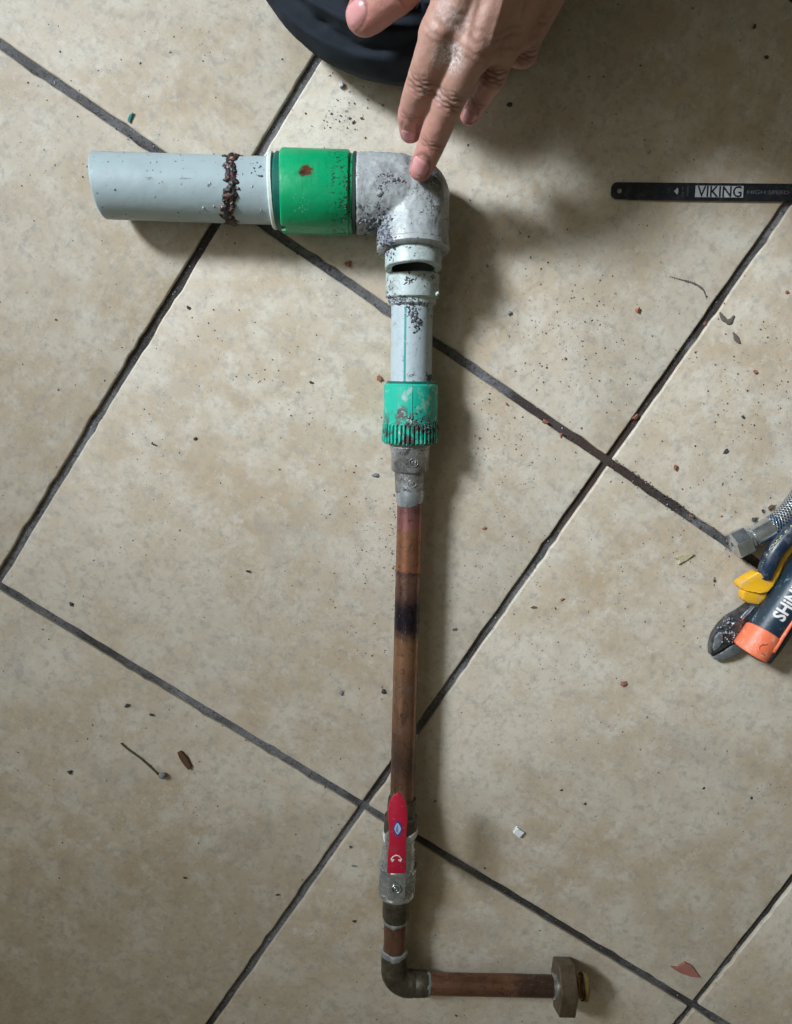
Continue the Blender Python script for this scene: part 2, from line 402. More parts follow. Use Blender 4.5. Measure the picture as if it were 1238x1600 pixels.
def mat_brass(name, a, b, metal=.5, rough=.5, bs=.35):
    t = NT(name); f = t.noise(110, 6, .75)
    c = t.mix(t.ramp(f, .38, .62), a, b)
    c = t.mix(t.ramp(t.noise(260, 5, .8), .56, .66, 0, .5), c, tuple(v * .35 for v in a))
    c = t.mix(t.ramp(t.noise(190, 4, .7, None, 0, (1, 1, .3)), .60, .68, 0, .4), c, tuple(min(1, v * 1.6) for v in b))
    return t.out(c, t.ramp(t.noise(90, 5, .75), .3, .7, rough * .7, rough * 1.35), metal, t.math('ADD', t.noise(400, 4), t.math('MULTIPLY', f, 2)), bs, .0006)
M_OLIVE = mat_brass('tarnished_brass', (0.06, 0.052, 0.038), (0.13, 0.112, 0.08), .6, .42)
M_NUT = mat_brass('brown_brass', (0.10, 0.072, 0.046), (0.18, 0.132, 0.085), .6, .42)
M_BRASS = mat_brass('bright_brass', (0.30, 0.19, 0.06), (0.45, 0.31, 0.12), .9, .35)
M_VALVE = mat_brass('dull_nickel', (0.34, 0.36, 0.36), (0.68, 0.71, 0.72), .8, .24, .16)
M_CHROME = mat_brass('steel_plating', (0.50, 0.53, 0.56), (0.74, 0.77, 0.80), .9, .20, .08)
M_TAPE = simple('white_thread_tape', (0.70, 0.73, 0.75), .6, 0, .1, 500, .5)
def mat_red():
    t = NT('red_coating'); c = t.mix(t.noise(60, 3), (0.40, 0.006, 0.03), (0.50, 0.012, 0.045))
    c = t.mix(t.ramp(t.noise(130, 6, .8, None, .4), .54, .66, 0, .7), c, (0.26, 0.07, 0.075)); c = t.mix(t.ramp(t.noise(330, 5, .85), .60, .66, 0, .6), c, (0.55, 0.28, 0.28))
    return t.out(c, .38, 0, t.noise(300, 3), .12, .0004)
M_RED = mat_red()
M_WHITE = simple('white_print', (0.72, 0.68, 0.68), .6, var=.1)
M_BLUE = simple('blue_print', (0.03, 0.06, 0.30), .5, var=.1)
M_PALEBLUE = simple('pale_blue_print', (0.45, 0.55, 0.72), .5, var=.15)

# ------------------------------------------------------------------ pipe assembly
root = empty('pipe_assembly', W(640, 300, 0) * 1.0)
tag(root, 'long grey plastic and copper pipe run with green couplings and a red-handled valve', 'plumbing pipe')
ASM = []
def part(o, label=None):
    if label: o['label'] = label
    ASM.append(o); return o
ZH = 0.0285
h0 = W(156, 290, ZH); h1 = W(646, 305, ZH)
hd = (h1 - h0).normalized()
def HP(px): return h0 + hd * (W(px, 290 + (px - 156) * 15 / 490, ZH) - h0).dot(hd)
def hl(a, b): return (HP(b) - HP(a)).length
# big grey pipe
L = hl(156, 436); R = .0219
def jp(k, t, a, r): return (0.00012 * math.sin(3 * a + t * 30), 0.0)
prof = [(.05, R - .0042), (.002, R - .0040), (0, R - .0034), (-.0002, R - .0008), (.0006, R - .0001), (.002, R)] + [(.002 + (L - .002) * k / 20, R + .0002 * k / 20) for k in range(1, 21)]
gp = part(turned('large_grey_pipe', prof, h0, h1, M_PP, root, 96, 0.13, jp))
WM_h = WM[gp]
# raised burrs on pipe
def near_axis(p0, p1, lo, hi, rad, n, size, seed, angs=(-1.4, 1.4), lump=0.6):
    """bits of grit sitting on a cylinder: returns mesh in the frame's coordinates"""
    rg = random.Random(seed); bm = bmesh.new()
    for _ in range(n):
        t = rg.uniform(lo, hi); a = rg.uniform(*angs); s = size * rg.uniform(.35, 1.0) ** 1.4
        p = V((rad * math.cos(a), rad * math.sin(a), t)); add_bit(bm, p, s, rg)
    return bm
def add_bit(bm, p, s, rg):
    M = Matrix.Translation(p) @ Matrix.Rotation(rg.uniform(0, 6.28), 4, V((rg.gauss(0, 1), rg.gauss(0, 1), rg.gauss(0, 1))).normalized()) @ Matrix.Diagonal((s * rg.uniform(.7, 1.3), s * rg.uniform(.5, 1.1), s * rg.uniform(.4, .8), 1))
    r = bmesh.ops.create_icosphere(bm, subdivisions=1, radius=1.0, matrix=M)
    for v in r['verts']: v.co += V((rg.uniform(-.28, .28) * s, rg.uniform(-.28, .28) * s, rg.uniform(-.28, .28) * s))
# burnt residue ring
bm = bmesh.new(); rg = random.Random(3); N = 110
tc = hl(156, 364)
for i in range(N):
    a = -PI + 2 * PI * i / N
    wob = .0022 * math.sin(a * 1.3 + 2.2) + .0010 * math.sin(a * 4 + 1)
    for q in range(8):
        t = tc + wob + rg.gauss(0, .0019); s = rg.uniform(.0010, .0023); rr = R + rg.uniform(-.0012, .0002)
        ball(bm, V((rr * math.cos(a), rr * math.sin(a), t)), (s, s * rg.uniform(.6, 1.2), s * rg.uniform(.7, 1.3)), 1)
brm = remesh(bm, .0006, 5)
co = get_co(brm); no = get_no(brm); set_co(brm, co + no * (np.array([fbm(p, 650, 3) for p in co]) * .0006)[:, None])
tag(part(link('burnt_ring', brm, M_BURNT, gp, WM_h), 'crusty black and rust-red ring of residue round the big pipe'), kind='stuff')
# scrapings on the pipe
bm = near_axis(0, 0, .01, L - .01, R, 46, .0011, 5, (-1.3, 1.5))
tag(part(link('pipe_scrapings', finish(bm, 180), M_PP, gp, WM_h)), kind='stuff')
# green coupling
g0 = HP(424); cfr = frame(g0, h1)
part(turned('coupling_lip', [(0, .0215), (0, .0248), (.0008, .0255), (.0026, .0255), (.0032, .0246), (.0032, .0215)], g0, h1, M_RIM, root, 96, 0.05))
part(turned('coupling_recess', fine([(.003, .021), (.003, .0243), (.0045, .0256), (.009, .0256), (.009, .022)], .002), g0, h1, M_TEAL, root, 96))
gl = hl(424, 556)
def jg(k, t, a, r):
    return (0.00015 * math.sin(5 * a), (.0007 * math.sin(a * 2 + 1) + (.003 if abs(a - 1.25) < .1 else 0)) if t < .012 else 0)
gb = part(turned('green_coupling', [(.0082, .0235), (.0078, .0266), (.0085, .0276), (.0105, .0280), (gl - .0058, .0280), (gl - .0048, .0276), (gl - .0042, .0268), (gl - .0042, .0260), (gl - .0022, .0258), (gl - .0014, .0252), (gl - .0014, .021)], g0, h1, M_GREEN, root, 128, 0.0, jg, 28))
part(turned('dark_seam_ring', [(gl - .0016, .022), (gl - .0016, .0268), (gl + .0002, .0270), (gl + .0002, .022)], g0, h1, M_DARK, root, 96))  # near-black ring where the coupling meets the elbow
# elbow: horizontal hub + ball + branch tilted up toward the near end
tilt = math.radians(11)
e0 = HP(557); ec = V(h1)
bd = (W(645, 420, ZH) - ec); bd.z = 0; bd.normalize(); bd = (bd * math.cos(tilt) + V((0, 0, math.sin(tilt)))).normalized()
bm = bmesh.new(); RE = .0268; RB = .0243
M = frame(e0, ec)
LH = (ec - e0).length
revolve(bm, [(0, 0), (0, RE - .0006), (.0006, RE), (LH * .8, RE), (LH, RE - .003), (LH + .005, 0)], 64, M=M)
ball(bm, ec + V((-.0012, -.001, -.001)), .0262, 4)
MB = frame(ec, bd + ec)
revolve(bm, [(-.004, 0), (-.004, RB - .001), (.0, RB), (.030, RB + .0004), (.036, RB + .0008), (.0366, RB), (.0366, 0)], 64, M=MB)
# squeezed-out filler between hub and branch
for k in range(26):
    a = random.uniform(0, 1); p = W(595 + a * 14 + random.gauss(0, 3), 352 + a * 24 + random.gauss(0, 5), random.uniform(.02, .043)); ball(bm, p, random.uniform(.002, .0045), 1)
me = remesh(bm, .0009, 5)
co = get_co(me); no = get_no(me)
d = np.array([fbm(p, 70, 4) for p in co]) * .0006 + np.array([max(0, fbm(p, 240, 3)) for p in co]) * .0004
set_co(me, co + no * d[:, None])
Mi = MB.inverted(); me.transform(Mi)
M_ELB = mat_pp('smeared_grey_plastic', (0.37, 0.395, 0.40), 0.6, False, True, [(tuple(Mi @ W(596, 356, .035)), .013), (tuple(Mi @ W(612, 282, .050)), .009), (tuple(Mi @ W(682, 285, .045)), .009), (tuple(Mi @ W(604, 320, .050)), .006)])
elb = part(link('elbow_fitting', me, M_ELB, root, MB))
part(turned('elbow_rim', [(.0355, .020), (.0355, .0246), (.0362, .0252), (.0390, .0253), (.0398, .0245), (.0405, .0228), (.0405, .0185)], ec, ec + bd, M_PPG, root, 96))
# open socket ring
RR = .0196
rs, re = .0400, .0520
ring = part(turned('sawn_socket_ring', [(rs, .0150), (re - .0003, .0150), (re, .0153), (re, RR - .0005), (re - .0006, RR), (rs + .002, RR), (rs, RR - .0006), (rs, .015)], ec, ec + bd, M_PPW, root, 96, 0, lambda k, t, a, r: (0, .0003 * math.sin(4 * a) if t > .045 else 0)))
part(turned('socket_bore', [(rs + .0006, 0), (rs + .0006, .0149), (re - .0012, .01495)], ec, ec + bd, M_BORE, ring, 64))
# vertical run frame
v0 = W(645, 428, .0225); v1 = W(641, 690, .0215)
vd = (v1 - v0).normalized()
def VP(py): return v0 + vd * (W(645 - (py - 428) * 4 / 262, py, .022) - v0).dot(vd)
def vl(a, b): return (VP(b) - VP(a)).length
cl = vl(428, 466)
part(turned('sawn_collar', [(.001, .0), (.001, .0125), (0, .0135), (0, .0186), (.0006, .0191), (cl - .0008, .0193), (cl, .0187), (cl + .0006, .017), (cl + .0040, .0168), (cl + .0052, .0155), (cl + .0052, .0135)], VP(428), v1, M_PPW, root, 96, 0.0, lambda k, t, a, r: (0, .0004 * math.sin(3 * a) if t < .001 else 0)))
part(turned('slim_grey_pipe', fine([(0, .0149), (vl(470, 604), .0149)], .01), VP(470), v1, M_PPS, root, 96))
part(turned('pipe_nub', [(0, 0), (.0002, .0009), (.003, .0014), (.0050, .0010), (.0058, 0)], W(677, 464, .032), W(688, 455, .034), M_PPW, root, 20))
# green union nut with grip ribs
n0 = VP(599); nl = vl(599, 693)
tb = nl - .0145
def jn(k, t, a, r):
    if k in (5, 6, 7):
        s = math.sin(a * 40); return (-.0016 if s > .1 else 0.0004, 0)
    if k in (1, 2, 3, 4) and abs((a + PI) % (2 * PI) - PI) < .03: return (.0004, 0)
    return (0, 0)
un = part(turned('green_union_nut', [(0, .0155), (0.0002, .0186), (.0012, .0192), (.0016, .0196), (tb, .0198), (tb + .001, .0201), (nl - .0025, .0204), (nl - .0015, .0203), (nl - .0005, .0193), (nl, .0185), (nl, .013)], n0, v1, M_GREEN2, root, 352, 0, jn, 30))
part(turned('union_seal', [(-.0016, .0149), (-.0016, .0168), (-.0006, .0176), (.0004, .0176), (.0004, .0149)], n0, v1, M_TEAL, un, 64))
# cast adapter
a0 = VP(694); v2 = W(640, 790, .020)
al = (W(641, 736, .022) - a0).length
ad = part(turned('cast_adapter', [(-.002, .0130), (-.002, .0148), (.0018, .0150), (.0024, .0146), (al - .0012, .0135), (al, .0128), (al + .0004, .0112), (al + .0145, .0107), (al + .0165, .0102), (al + .0165, .008)], a0, v2, M_CAST, root, 64))
# flats and embossing
def emboss(px, py, rad, letter, parent):
    bm = bmesh.new(); n = 20
    f = WM[parent]; fi = f.inverted()
    c = fi @ W(px, py, .036)
    rr = math.hypot(*(0, 0))
    def onsurf(dy, dz, r0):
        y = c.y + dy; x = math.sqrt(max(1e-9, r0 * r0 - y * y)); return V((x, y, c.z + dz))
    r0 = .0142 if py < 736 else .0109
    pts = [onsurf(rad * math.cos(2 * PI * k / n), rad * math.sin(2 * PI * k / n), r0 + .0001) for k in range(n + 1)]
    tube(bm, pts, .00028, 6, False)
    for seq in letter: tube(bm, [onsurf(a * rad, b * rad, r0 + .0001) for a, b in seq], .00026, 6)
    return link('embossed_mark', finish(bm, 180), M_CAST, parent, f)
emboss(647, 723, .0031, [[(-.4, -.5), (-.4, .3), (-.1, .6), (.2, .6), (.4, .3), (.4, -.5)]], ad)
emboss(645, 757, .0030, [[(-.5, .3), (-.2, -.4), (.1, .3), (.5, -.3)], [(-.4, -.1), (.4, .1)]], ad)
s0 = W(641, 764, .0205)
part(turned('solder_collar', [(0, .0106), (.003, .0106), (.0085, .0101), (.0105, .0096), (.0105, .008)], s0, v2, M_SOLDER, root, 48, 0, lambda k, t, a, r: (.0002 * math.sin(3 * a), .0018 * math.cos(a - .6) if t > .008 else 0)))
# long copper pipe
c0 = W(641, 782, .0200); c1 = W(628.5, 1252, .0195); cL = (c1 - c0).length
cp = part(turned('long_copper_pipe', [(cL * k / 24, .00955) for k in range(25)], c0, c1, M_COP, root, 64, 0, lambda k, t, a, r: (.0, 0)))
# valve
w0 = W(628.5, 1248, .0205); w1 = W(618, 1412, .0215); wd = (w1 - w0).normalized()
def WV(py): return w0 + wd * (W(628.5 - (py - 1248) * 10.5 / 164, py, .021) - w0).dot(wd)
def wl(a, b): return (WV(b) - WV(a)).length
vb = part(turned('valve_socket', [(-.0006, .0095), (-.0006, .0108), (.002, .0112), (wl(1248, 1272), .0113), (wl(1248, 1274), .0128), (wl(1248, 1300), .0132), (wl(1248, 1303), .012)], w0, w1, M_OLIVE, root, 48))
part(turned('thread_tape', [(0, .0118), (.0003, .0136), (.0035, .0139), (.0062, .0136), (.0064, .012)], WV(1296), w1, M_TAPE, root, 48, 0.12, lambda k, t, a, r: (.0002 * math.sin(7 * a), .0008 * math.sin(2 * a + 1))))
t1 = WV(1308)
def q(py): return wl(1308, py)
bm = bmesh.new()
revolve(bm, [(-.001, .0115), (-.001, .0136), (q(1318), .0139), (q(1322), .0146), (q(1338), .0150), (q(1350), .0150), (q(1354), .0146), (q(1358), .0148), (q(1380), .0148), (q(1390), .0132), (q(1396), .0133), (q(1397), .0126), (q(1397), .009)], 48,
        jit=lambda k, t, a, r: ((-.0013 + .0013 / max(.3, math.cos((a + PI / 8) % (PI / 4) - PI / 8)) * 0 - .0016 * (1 - math.cos(((a + PI / 8) % (PI / 4) - PI / 8) * 8)) * .0) if 1 else 0, 0))
body = part(link('valve_body', finish(bm, 30), M_VALVE, root, frame(t1, w1)))
# octagonal wrench band near the lower end
part(turned('wrench_flats', [(q(1355), .010), (q(1355), .0153), (q(1358), .0157), (q(1384), .0157), (q(1392), .0145), (q(1392), .010)], t1, w1, M_VALVE, root, 8, smooth=20, up=(0.38, 0, .92)))
bm = bmesh.new()
f = frame(t1, w1); fc = f.inverted() @ W(619, 1390, .037); n = 20
for rad, rt in ((.0034, .0007), (.0012, .0009)):
    tube(bm, [V((.0153, fc.y + rad * math.cos(2 * PI * k / n), fc.z + rad * math.sin(2 * PI * k / n))) for k in range(n + 1)], rt, 8, False)
part(link('raised_boss', finish(bm, 180), M_VALVE, body, f))
part(turned('bright_rim', [(q(1391), .012), (q(1391), .0144), (q(1394), .0148), (q(1397), .0140), (q(1397), .011)], t1, w1, M_CHROME, root, 48))
part(turned('body_shoulder', [(q(1350), .012), (q(1350), .0152), (q(1353), .0155), (q(1356), .0152), (q(1356), .012)], t1, w1, M_CHROME, root, 48))
# stem and lever
ZL = .070
lv = [(605, 1366), (606, 1340), (608, 1318), (609, 1300), (607, 1284), (606.5, 1268), (609, 1254), (615, 1244), (622, 1240.5), (629, 1243), (634, 1252), (636.5, 1266), (637, 1282), (635.5, 1300), (635, 1320), (635, 1342), (634.5, 1365)]
def zl(py): return ZL + (1366 - py) * .00002
bm = slab([W(x, y, zl(y)) for x, y in lv], .0030, .0007, 2)
lever = part(link('valve_lever', finish(bm, 35), M_RED, root, Matrix.Identity(4)))
lever['label'] = 'red lever'
st = W(620, 1352, ZL - .003)
bm = bmesh.new(); revolve(bm, [(.030, .0), (.030, .0085), (.0415, .0080), (.0418, .0055), (.0668, .0048), (.0668, 0)], 24, M=Matrix.Translation((st.x, st.y, 0)))
part(link('valve_stem', finish(bm, 35), M_VALVE, root, Matrix.Identity(4)))
bm = bmesh.new()
revolve(bm, [(0, 0), (0, .0048), (.002, .0048), (.0026, .003), (.0026, 0)], 6, M=Matrix.Translation((st.x, st.y, ZL - .0002)))
def flat(outline, z=None, thick=.0002): return slab([p for p in outline], thick)
# emblem: white lens in a blue frame with a mark, and a two-headed turning arrow
def lens(cx, cy, hw, hh, dz):
    o = []
    for k in range(24):
        a = 2 * PI * k / 24; x = math.cos(a); y = math.sin(a)
        o.append(W(cx + hw * x * (1 - .45 * abs(y)), cy + hh * y, zl(cy + hh * y) + dz))
    return o
part(link('emblem_frame', finish(slab(lens(621.5, 1295, 7.6, 12.5, .00035), .0003), 0), M_BLUE, lever))
part(link('emblem_field', finish(slab(lens(621.5, 1295, 5.4, 8.8, .0005), .0003), 0), M_PALEBLUE, lever))
bm = bmesh.new(); tube(bm, [W(621.5, 1289, zl(1289) + .0005), W(621.5, 1301, zl(1301) + .0005)], .0003, 6); tube(bm, [W(619.5, 1292, zl(1292) + .0005), W(619.5, 1299, zl(1299) + .0005)], .0002, 6)
part(link('emblem_mark', finish(bm, 180), M_BLUE, lever))
bm = bmesh.new()
tube(bm, [W(619.5 + 8.0 * math.cos(a), 1345 - 8.5 * math.sin(a), zl(1340) + .0001) for a in np.linspace(.35, PI - .35, 12)], .00045, 6)
for sx in (-1, 1):
    a = [W(619.5 + sx * 2.5, 1343.5, zl(1343) + .0003), W(619.5 + sx * 9.5, 1342, zl(1342) + .0003), W(619.5 + sx * 6.5, 1347.5, zl(1347) + .0003)]
    b2 = slab(a, .0003); tmp = bpy.data.meshes.new('t'); b2.to_mesh(tmp); b2.free(); bm.from_mesh(tmp); bpy.data.meshes.remove(tmp)
part(link('turning_arrow', finish(bm, 0), M_WHITE, lever))
# lower nipple, short copper, solder, brass elbow
x0 = W(619.5, 1397, .021); x1 = W(616, 1500, .0195)
xl = lambda a: (W(619.5 - (a - 1397) * .04, a, .0205) - x0).length
part(turned('brass_nipple', [(-.001, .009), (-.001, .0108), (.0008, .0110), (xl(1433) - .001, .0107), (xl(1435), .0098), (xl(1435), .008)], x0, x1, M_OLIVE, root, 48))
x2 = W(618, 1434, .0205)
ptc = part(turned('short_copper_pipe', [(0, .0090), (.036, .0090)], x2, x1, M_COP2, root, 48))
def patch(lo, hi, rad, seed):
    return lambda k, t, a, r: (.0003 * math.sin(5 * a + seed) + .0002 * math.sin(11 * a), .0005 * math.sin(2 * a + seed) + .0003 * math.sin(7 * a))
part(turned('solder_ring', [(-.0004, .0088), (.0004, .0100), (.002, .0101), (.0036, .0093), (.004, .0088)], x2, x1, M_SOLDER, root, 48, 0, patch(0, 0, 0, 1)))
part(turned('solder_ring', [(0, .0090), (.001, .0104), (.003, .0107), (.005, .0104), (.0055, .009)], W(616.5, 1482, .0198), x1 + (x1 - x2), M_SOLDER, root, 48, 0, patch(0, 0, 0, 2)))
bm = bmesh.new()
ea = W(616.5, 1490, .0196); eb = W(616, 1533, .0195); ee = W(668, 1537, .0195)
bend = spline([ea, W(616, 1512, .0195), W(619.5, 1526, .0195), W(632, 1535, .0195), W(645, 1536.5, .0195), W(656, 1537, .0195)], 8)
tube(bm, bend, [.0106] * 9 + [.0109] * 24 + [.0104] * (len(bend) - 33), 32)
be = part(link('brass_elbow', finish(bm, 40), M_OLIVE, root))
hh0 = W(646, 1536.5, .0195); hh1 = W(1100, 1546, .0203); hhd = (hh1 - hh0).normalized()
def HB(px): return hh0 + hhd * (W(px, 1536.5 + (px - 646) * .02, .0197) - hh0).dot(hhd)
def hbl(a, b): return (HB(b) - HB(a)).length
part(turned('elbow_socket', [(-.002, .0090), (-.002, .0098), (.0, .0098), (.001, .0104), (hbl(646, 661), .0104), (hbl(646, 667), .0098), (hbl(646, 667), .008)], HB(648), hh1, M_OLIVE, be, 48))
part(turned('solder_ring', [(0, .0088), (.0004, .0098), (.0024, .0096), (.0034, .0088)], HB(666), hh1, M_SOLDER, root, 48, 0, patch(0, 0, 0, 3)))
part(turned('lower_copper_pipe', [(hbl(666, 866) * k / 10, .0087) for k in range(11)], HB(666), hh1, M_COP3, root, 48))
part(turned('silver_collar', [(0, .0086), (.0006, .0101), (.004, .0103), (.0045, .0088)], HB(863), hh1, M_CHROME, root, 48))
# big hexagon nut
nr = .0226; nL = hbl(869, 894)
bm = bmesh.new(); revolve(bm, [(0, .0085), (0, nr * .975), (.0006, nr), (nL - .0006, nr), (nL, nr * .975), (nL, .008)], 6)
bmesh.ops.bevel(bm, geom=[e for e in bm.edges if abs(e.verts[0].co.z - e.verts[1].co.z) > .005], offset=.0006, segments=2, affect='EDGES')
part(link('hexagon_nut', finish(bm, 25), M_NUT, root, frame(HB(869), hh1, (0, .36, 1))))
tL = hbl(894, 917)
pr = [(-.002, .0082), (0, .0088)]
for k in range(3): pr += [(tL * (.1 + .2 * k), .0098), (tL * (.2 + .2 * k), .0089)]
pr += [(tL * .74, .0112), (tL * .92, .0114), (tL, .0108), (tL, .0088), (tL * .75, .0085), (tL * .3, .008), (tL * .3, 0)]
part(turned('threaded_brass_tail', pr, HB(893.5), hh1, M_BRASS, root, 48))
part(turned('rubber_washer', [(tL * .62, .009), (tL * .62, .0106), (tL * .70, .0106), (tL * .70, .009)], HB(893.5), hh1, M_DARK, root, 48))

# grit stuck to the pipework, placed where a line of sight meets it
bpy.context.view_layer.update()
def bvh_of(objs):
    vs, fs = [], []
    for o in objs:
        b = len(vs); M = WM[o]; vs += [M @ v.co for v in o.data.vertices]; fs += [[b + i for i in p.vertices] for p in o.data.polygons]
    return BVHTree.FromPolygons(vs, fs)
BV = bvh_of([o for o in ASM])
CAMP = V((0, 0, CAM_H))
def hit(px, py):
    d = (W(px, py, 0) - CAMP).normalized(); r = BV.ray_cast(CAMP, d)
    return r[0], r[1]
def grit(name, spots, seed, mat, parent, label=None, fused=False):
    rg = random.Random(seed); bm = bmesh.new()
    for (cx, cy, sx, sy, n, size) in spots:
        for _ in range(n):
            p, nn = hit(rg.gauss(cx, sx), rg.gauss(cy, sy))
            if p is None: continue
            sz = size * rg.uniform(.3, 1) ** 1.5
            if fused: add_bit(bm, p, sz, rg); continue
            q4 = V(nn).to_track_quat('Z', 'Y').to_matrix().to_4x4(); st_ = rg.uniform(.6, 2.2)
            r4 = bmesh.ops.create_icosphere(bm, subdivisions=1, radius=1.0, matrix=Matrix.Translation(p) @ q4 @ Matrix.Rotation(rg.uniform(0, 6.28), 4, 'Z') @ Matrix.Diagonal((sz * st_, sz / st_ ** .5, sz * .38, 1)))
            for v in r4['verts']: v.co += V((rg.uniform(-.35, .35) * sz, rg.uniform(-.35, .35) * sz, rg.uniform(-.1, .1) * sz))
    if fused:
        me = remesh(bm, .0006, 1); co = get_co(me); no = get_no(me)
        set_co(me, co + no * (np.array([fbm(p, 500, 3) for p in co]) * .0007)[:, None])
    else: me = finish(bm, 180)
    o = link(name, me, mat, parent); tag(o, label, kind='stuff'); return o
grit('grit_clump', [(592, 358, 12, 9, 190, .0019), (606, 374, 7, 7, 90, .0016), (575, 345, 8, 8, 60, .0013), (603, 395, 7, 5, 110, .0011), (640, 385, 26, 2, 70, .0008)], 11, M_CLUMP, root, None, True)
grit('pale_grit', [(590, 356, 13, 8, 60, .0010), (605, 372, 8, 6, 40, .0010), (604, 396, 7, 5, 40, .0008), (622, 470, 10, 3.5, 70, .0011)], 12, M_GRITP, root)
grit('dirt_crust', [(606, 278, 8, 4, 26, .0009), (620, 284, 9, 3, 22, .0009), (594, 303, 4, 12, 24, .0009), (580, 295, 12, 22, 18, .0006), (640, 325, 26, 26, 34, .0005), (682, 330, 6, 20, 16, .0007), (594, 330, 8, 8, 30, .0009), (672, 278, 6, 5, 25, .0008),
                    (618, 468, 9, 4, 80, .0012), (650, 472, 16, 3, 50, .0009), (646, 490, 5, 9, 80, .0010), (651, 508, 3.5, 7, 60, .0011), (672, 592, 4, 5, 30, .0013), (640, 438, 4, 5, 30, .0009), (610, 440, 3, 14, 25, .0006),
                    (545, 305, 5, 35, 60, .0008), (400, 265, 12, 10, 14, .0009), (650, 655, 10, 8, 50, .0010), (675, 668, 8, 5, 50, .0012), (612, 400, 3, 4, 16, .001)], 13, M_GRIT, root)

# ------------------------------------------------------------------ person
def mat_skin():
    t = NT('skin'); a = t.n('ShaderNodeSeparateColor'); t.put(a.inputs[0], t.attr('tint')); pk, wh, cr = a.outputs[0], a.outputs[1], a.outputs[2]
    base = t.mix(t.noise(55, 5, .7), (0.35, 0.185, 0.14), (0.48, 0.285, 0.225))
    c = t.mix(pk, base, (0.58, 0.205, 0.19))
    c = t.mix(t.ramp(t.noise(160, 4, .7), .55, .7, 0, .3), c, (0.34, 0.14, 0.11))
    c = t.mix(t.math('MULTIPLY', cr, .75, True), c, (0.09, 0.04, 0.026))  # shade of creases, hollows and nail edges put into the skin colour
    w = t.math('MULTIPLY', wh, t.ramp(t.noise(520, 5, .75), .42, .60), True); c = t.mix(w, c, (0.72, 0.72, 0.72))
    v = t.voro(1100); h = t.math('ADD', t.math('MULTIPLY', t.ramp(v, 0, .6), .5), t.noise(300, 4, .7, None, 0))
    t.b.inputs['Subsurface Weight'].default_value = .10; t.b.inputs['Subsurface Radius'].default_value = (.006, .0025, .0015); t.b.inputs['Subsurface Scale'].default_value = 1.0
    return t.out(c, t.ramp(t.noise(120, 3), .3, .7, .42, .58), 0, h, .32, .0007, .4)
M_SKIN = mat_skin()
M_NAIL = simple('fingernail', (0.58, 0.27, 0.27), .30, 0, .15, 200, .08)
per = empty('person', W(700, -60, 0))
tag(per, 'kneeling person in dark trousers touching the pipe elbow with the left hand', 'person')
F = {   # joints: MCP, PIP, DIP, tip centre with radii (metres)
    'index': [(W(688, 52, .123), .0112), (W(657, 138, .098), .0098), (W(642, 180, .077), .0086), (W(642, 206, .061), .0074)],
    'middle': [(W(738, 78, .121), .0112), (W(698, 163, .097), .0101), (W(673, 229, .074), .0087), (W(658, 264, .0612), .0079)],
    'ring': [(W(784, 68, .110), .0105), (W(768, 122, .096), .0090), (W(746, 158, .074), .0078), (W(735, 179, .062), .0068)],
    'little': [(W(826, 44, .095), .0100), (W(818, 84, .082), .0088), (W(800, 84, .076), .0076), (W(785, 76, .066), .0066)],
    'thumb': [(W(735, -120, .105), .0150), (W(672, -70, .105), .0135), (W(617, -14, .099), .0138), (W(571, 24, .086), .0122)],
}
FR = 1.0; wrist = W(880, -200, .145); elbow_j = W(1080, -620, .26)
bm = bmesh.new()
for nme, ch in F.items():
    for (p, r), (q2, r2) in zip(ch, ch[1:]):
        capsule(bm, p, r * FR, q2, r2 * FR)
    for (p, r) in ch[1:3]:
        ball(bm, p + V((0, 0, .0006)), r * FR * 1.03, 2)
for nme in ('index', 'middle', 'ring', 'little'):
    p, r = F[nme][0]; base = wrist + V(({'index': -.018, 'middle': -.006, 'ring': .006, 'little': .016}[nme], {'index': -.008, 'middle': -.003, 'ring': .003, 'little': .010}[nme] * -1, {'index': .004, 'middle': .0, 'ring': -.008, 'little': -.016}[nme]))
    capsule(bm, p - V((0, 0, .004)), r * 1.15, base, .0145)
    ball(bm, p + V((0, 0, .0015)), r * .92, 2)
capsule(bm, F['thumb'][0][0], .0165, wrist + V((-.016, 0, -.006)), .018)
capsule(bm, F['thumb'][0][0] + V((.006, -.002, -.002)), .016, F['index'][0][0] + V((.004, .018, -.012)), .010)
capsule(bm, F['thumb'][1][0] + V((.010, .000, -.002)), .011, F['index'][0][0] + V((.004, .030, -.010)), .010)
# palm mass
capsule(bm, (F['index'][0][0] + F['middle'][0][0]) / 2 + V((.004, .012, -.012)), .013, (F['ring'][0][0] + F['little'][0][0]) / 2 + V((0, .012, -.012)), .012)
capsule(bm, (F['middle'][0][0] + F['ring'][0][0]) / 2 + V((0, .03, -.010)), .020, wrist + V((0, 0, -.004)), .019)
for a, b in (('index', 'middle'), ('middle', 'ring'), ('ring', 'little')):    # webs and the flat of the back of the hand
    p = F[a][0][0].lerp(F[a][1][0], .30); q2 = F[b][0][0].lerp(F[b][1][0], .30); capsule(bm, p + V((0, .003, -.0045)), .0072, q2 + V((0, .003, -.0045)), .0072)
    m = (F[a][0][0] + F[b][0][0]) / 2 + V((0, .002, -.0035)); capsule(bm, m, .0108, wrist.lerp(m, .12) + V((0, 0, -.003)), .0160)
    capsule(bm, F[a][0][0] + V((0, .001, -.002)), .0105, F[b][0][0] + V((0, .001, -.002)), .0105)
capsule(bm, wrist + V((-.012, -.004, 0)), .0195, elbow_j, .038); capsule(bm, wrist + V((.012, .002, -.010)), .0195, elbow_j, .040)
me = remesh(bm, .0010, 12)
co = get_co(me); no = get_no(me)
co0 = co.copy()
disp = np.zeros(len(co)); crease_shade = np.zeros(len(co)); pink = np.zeros(len(co)); white = np.zeros(len(co))
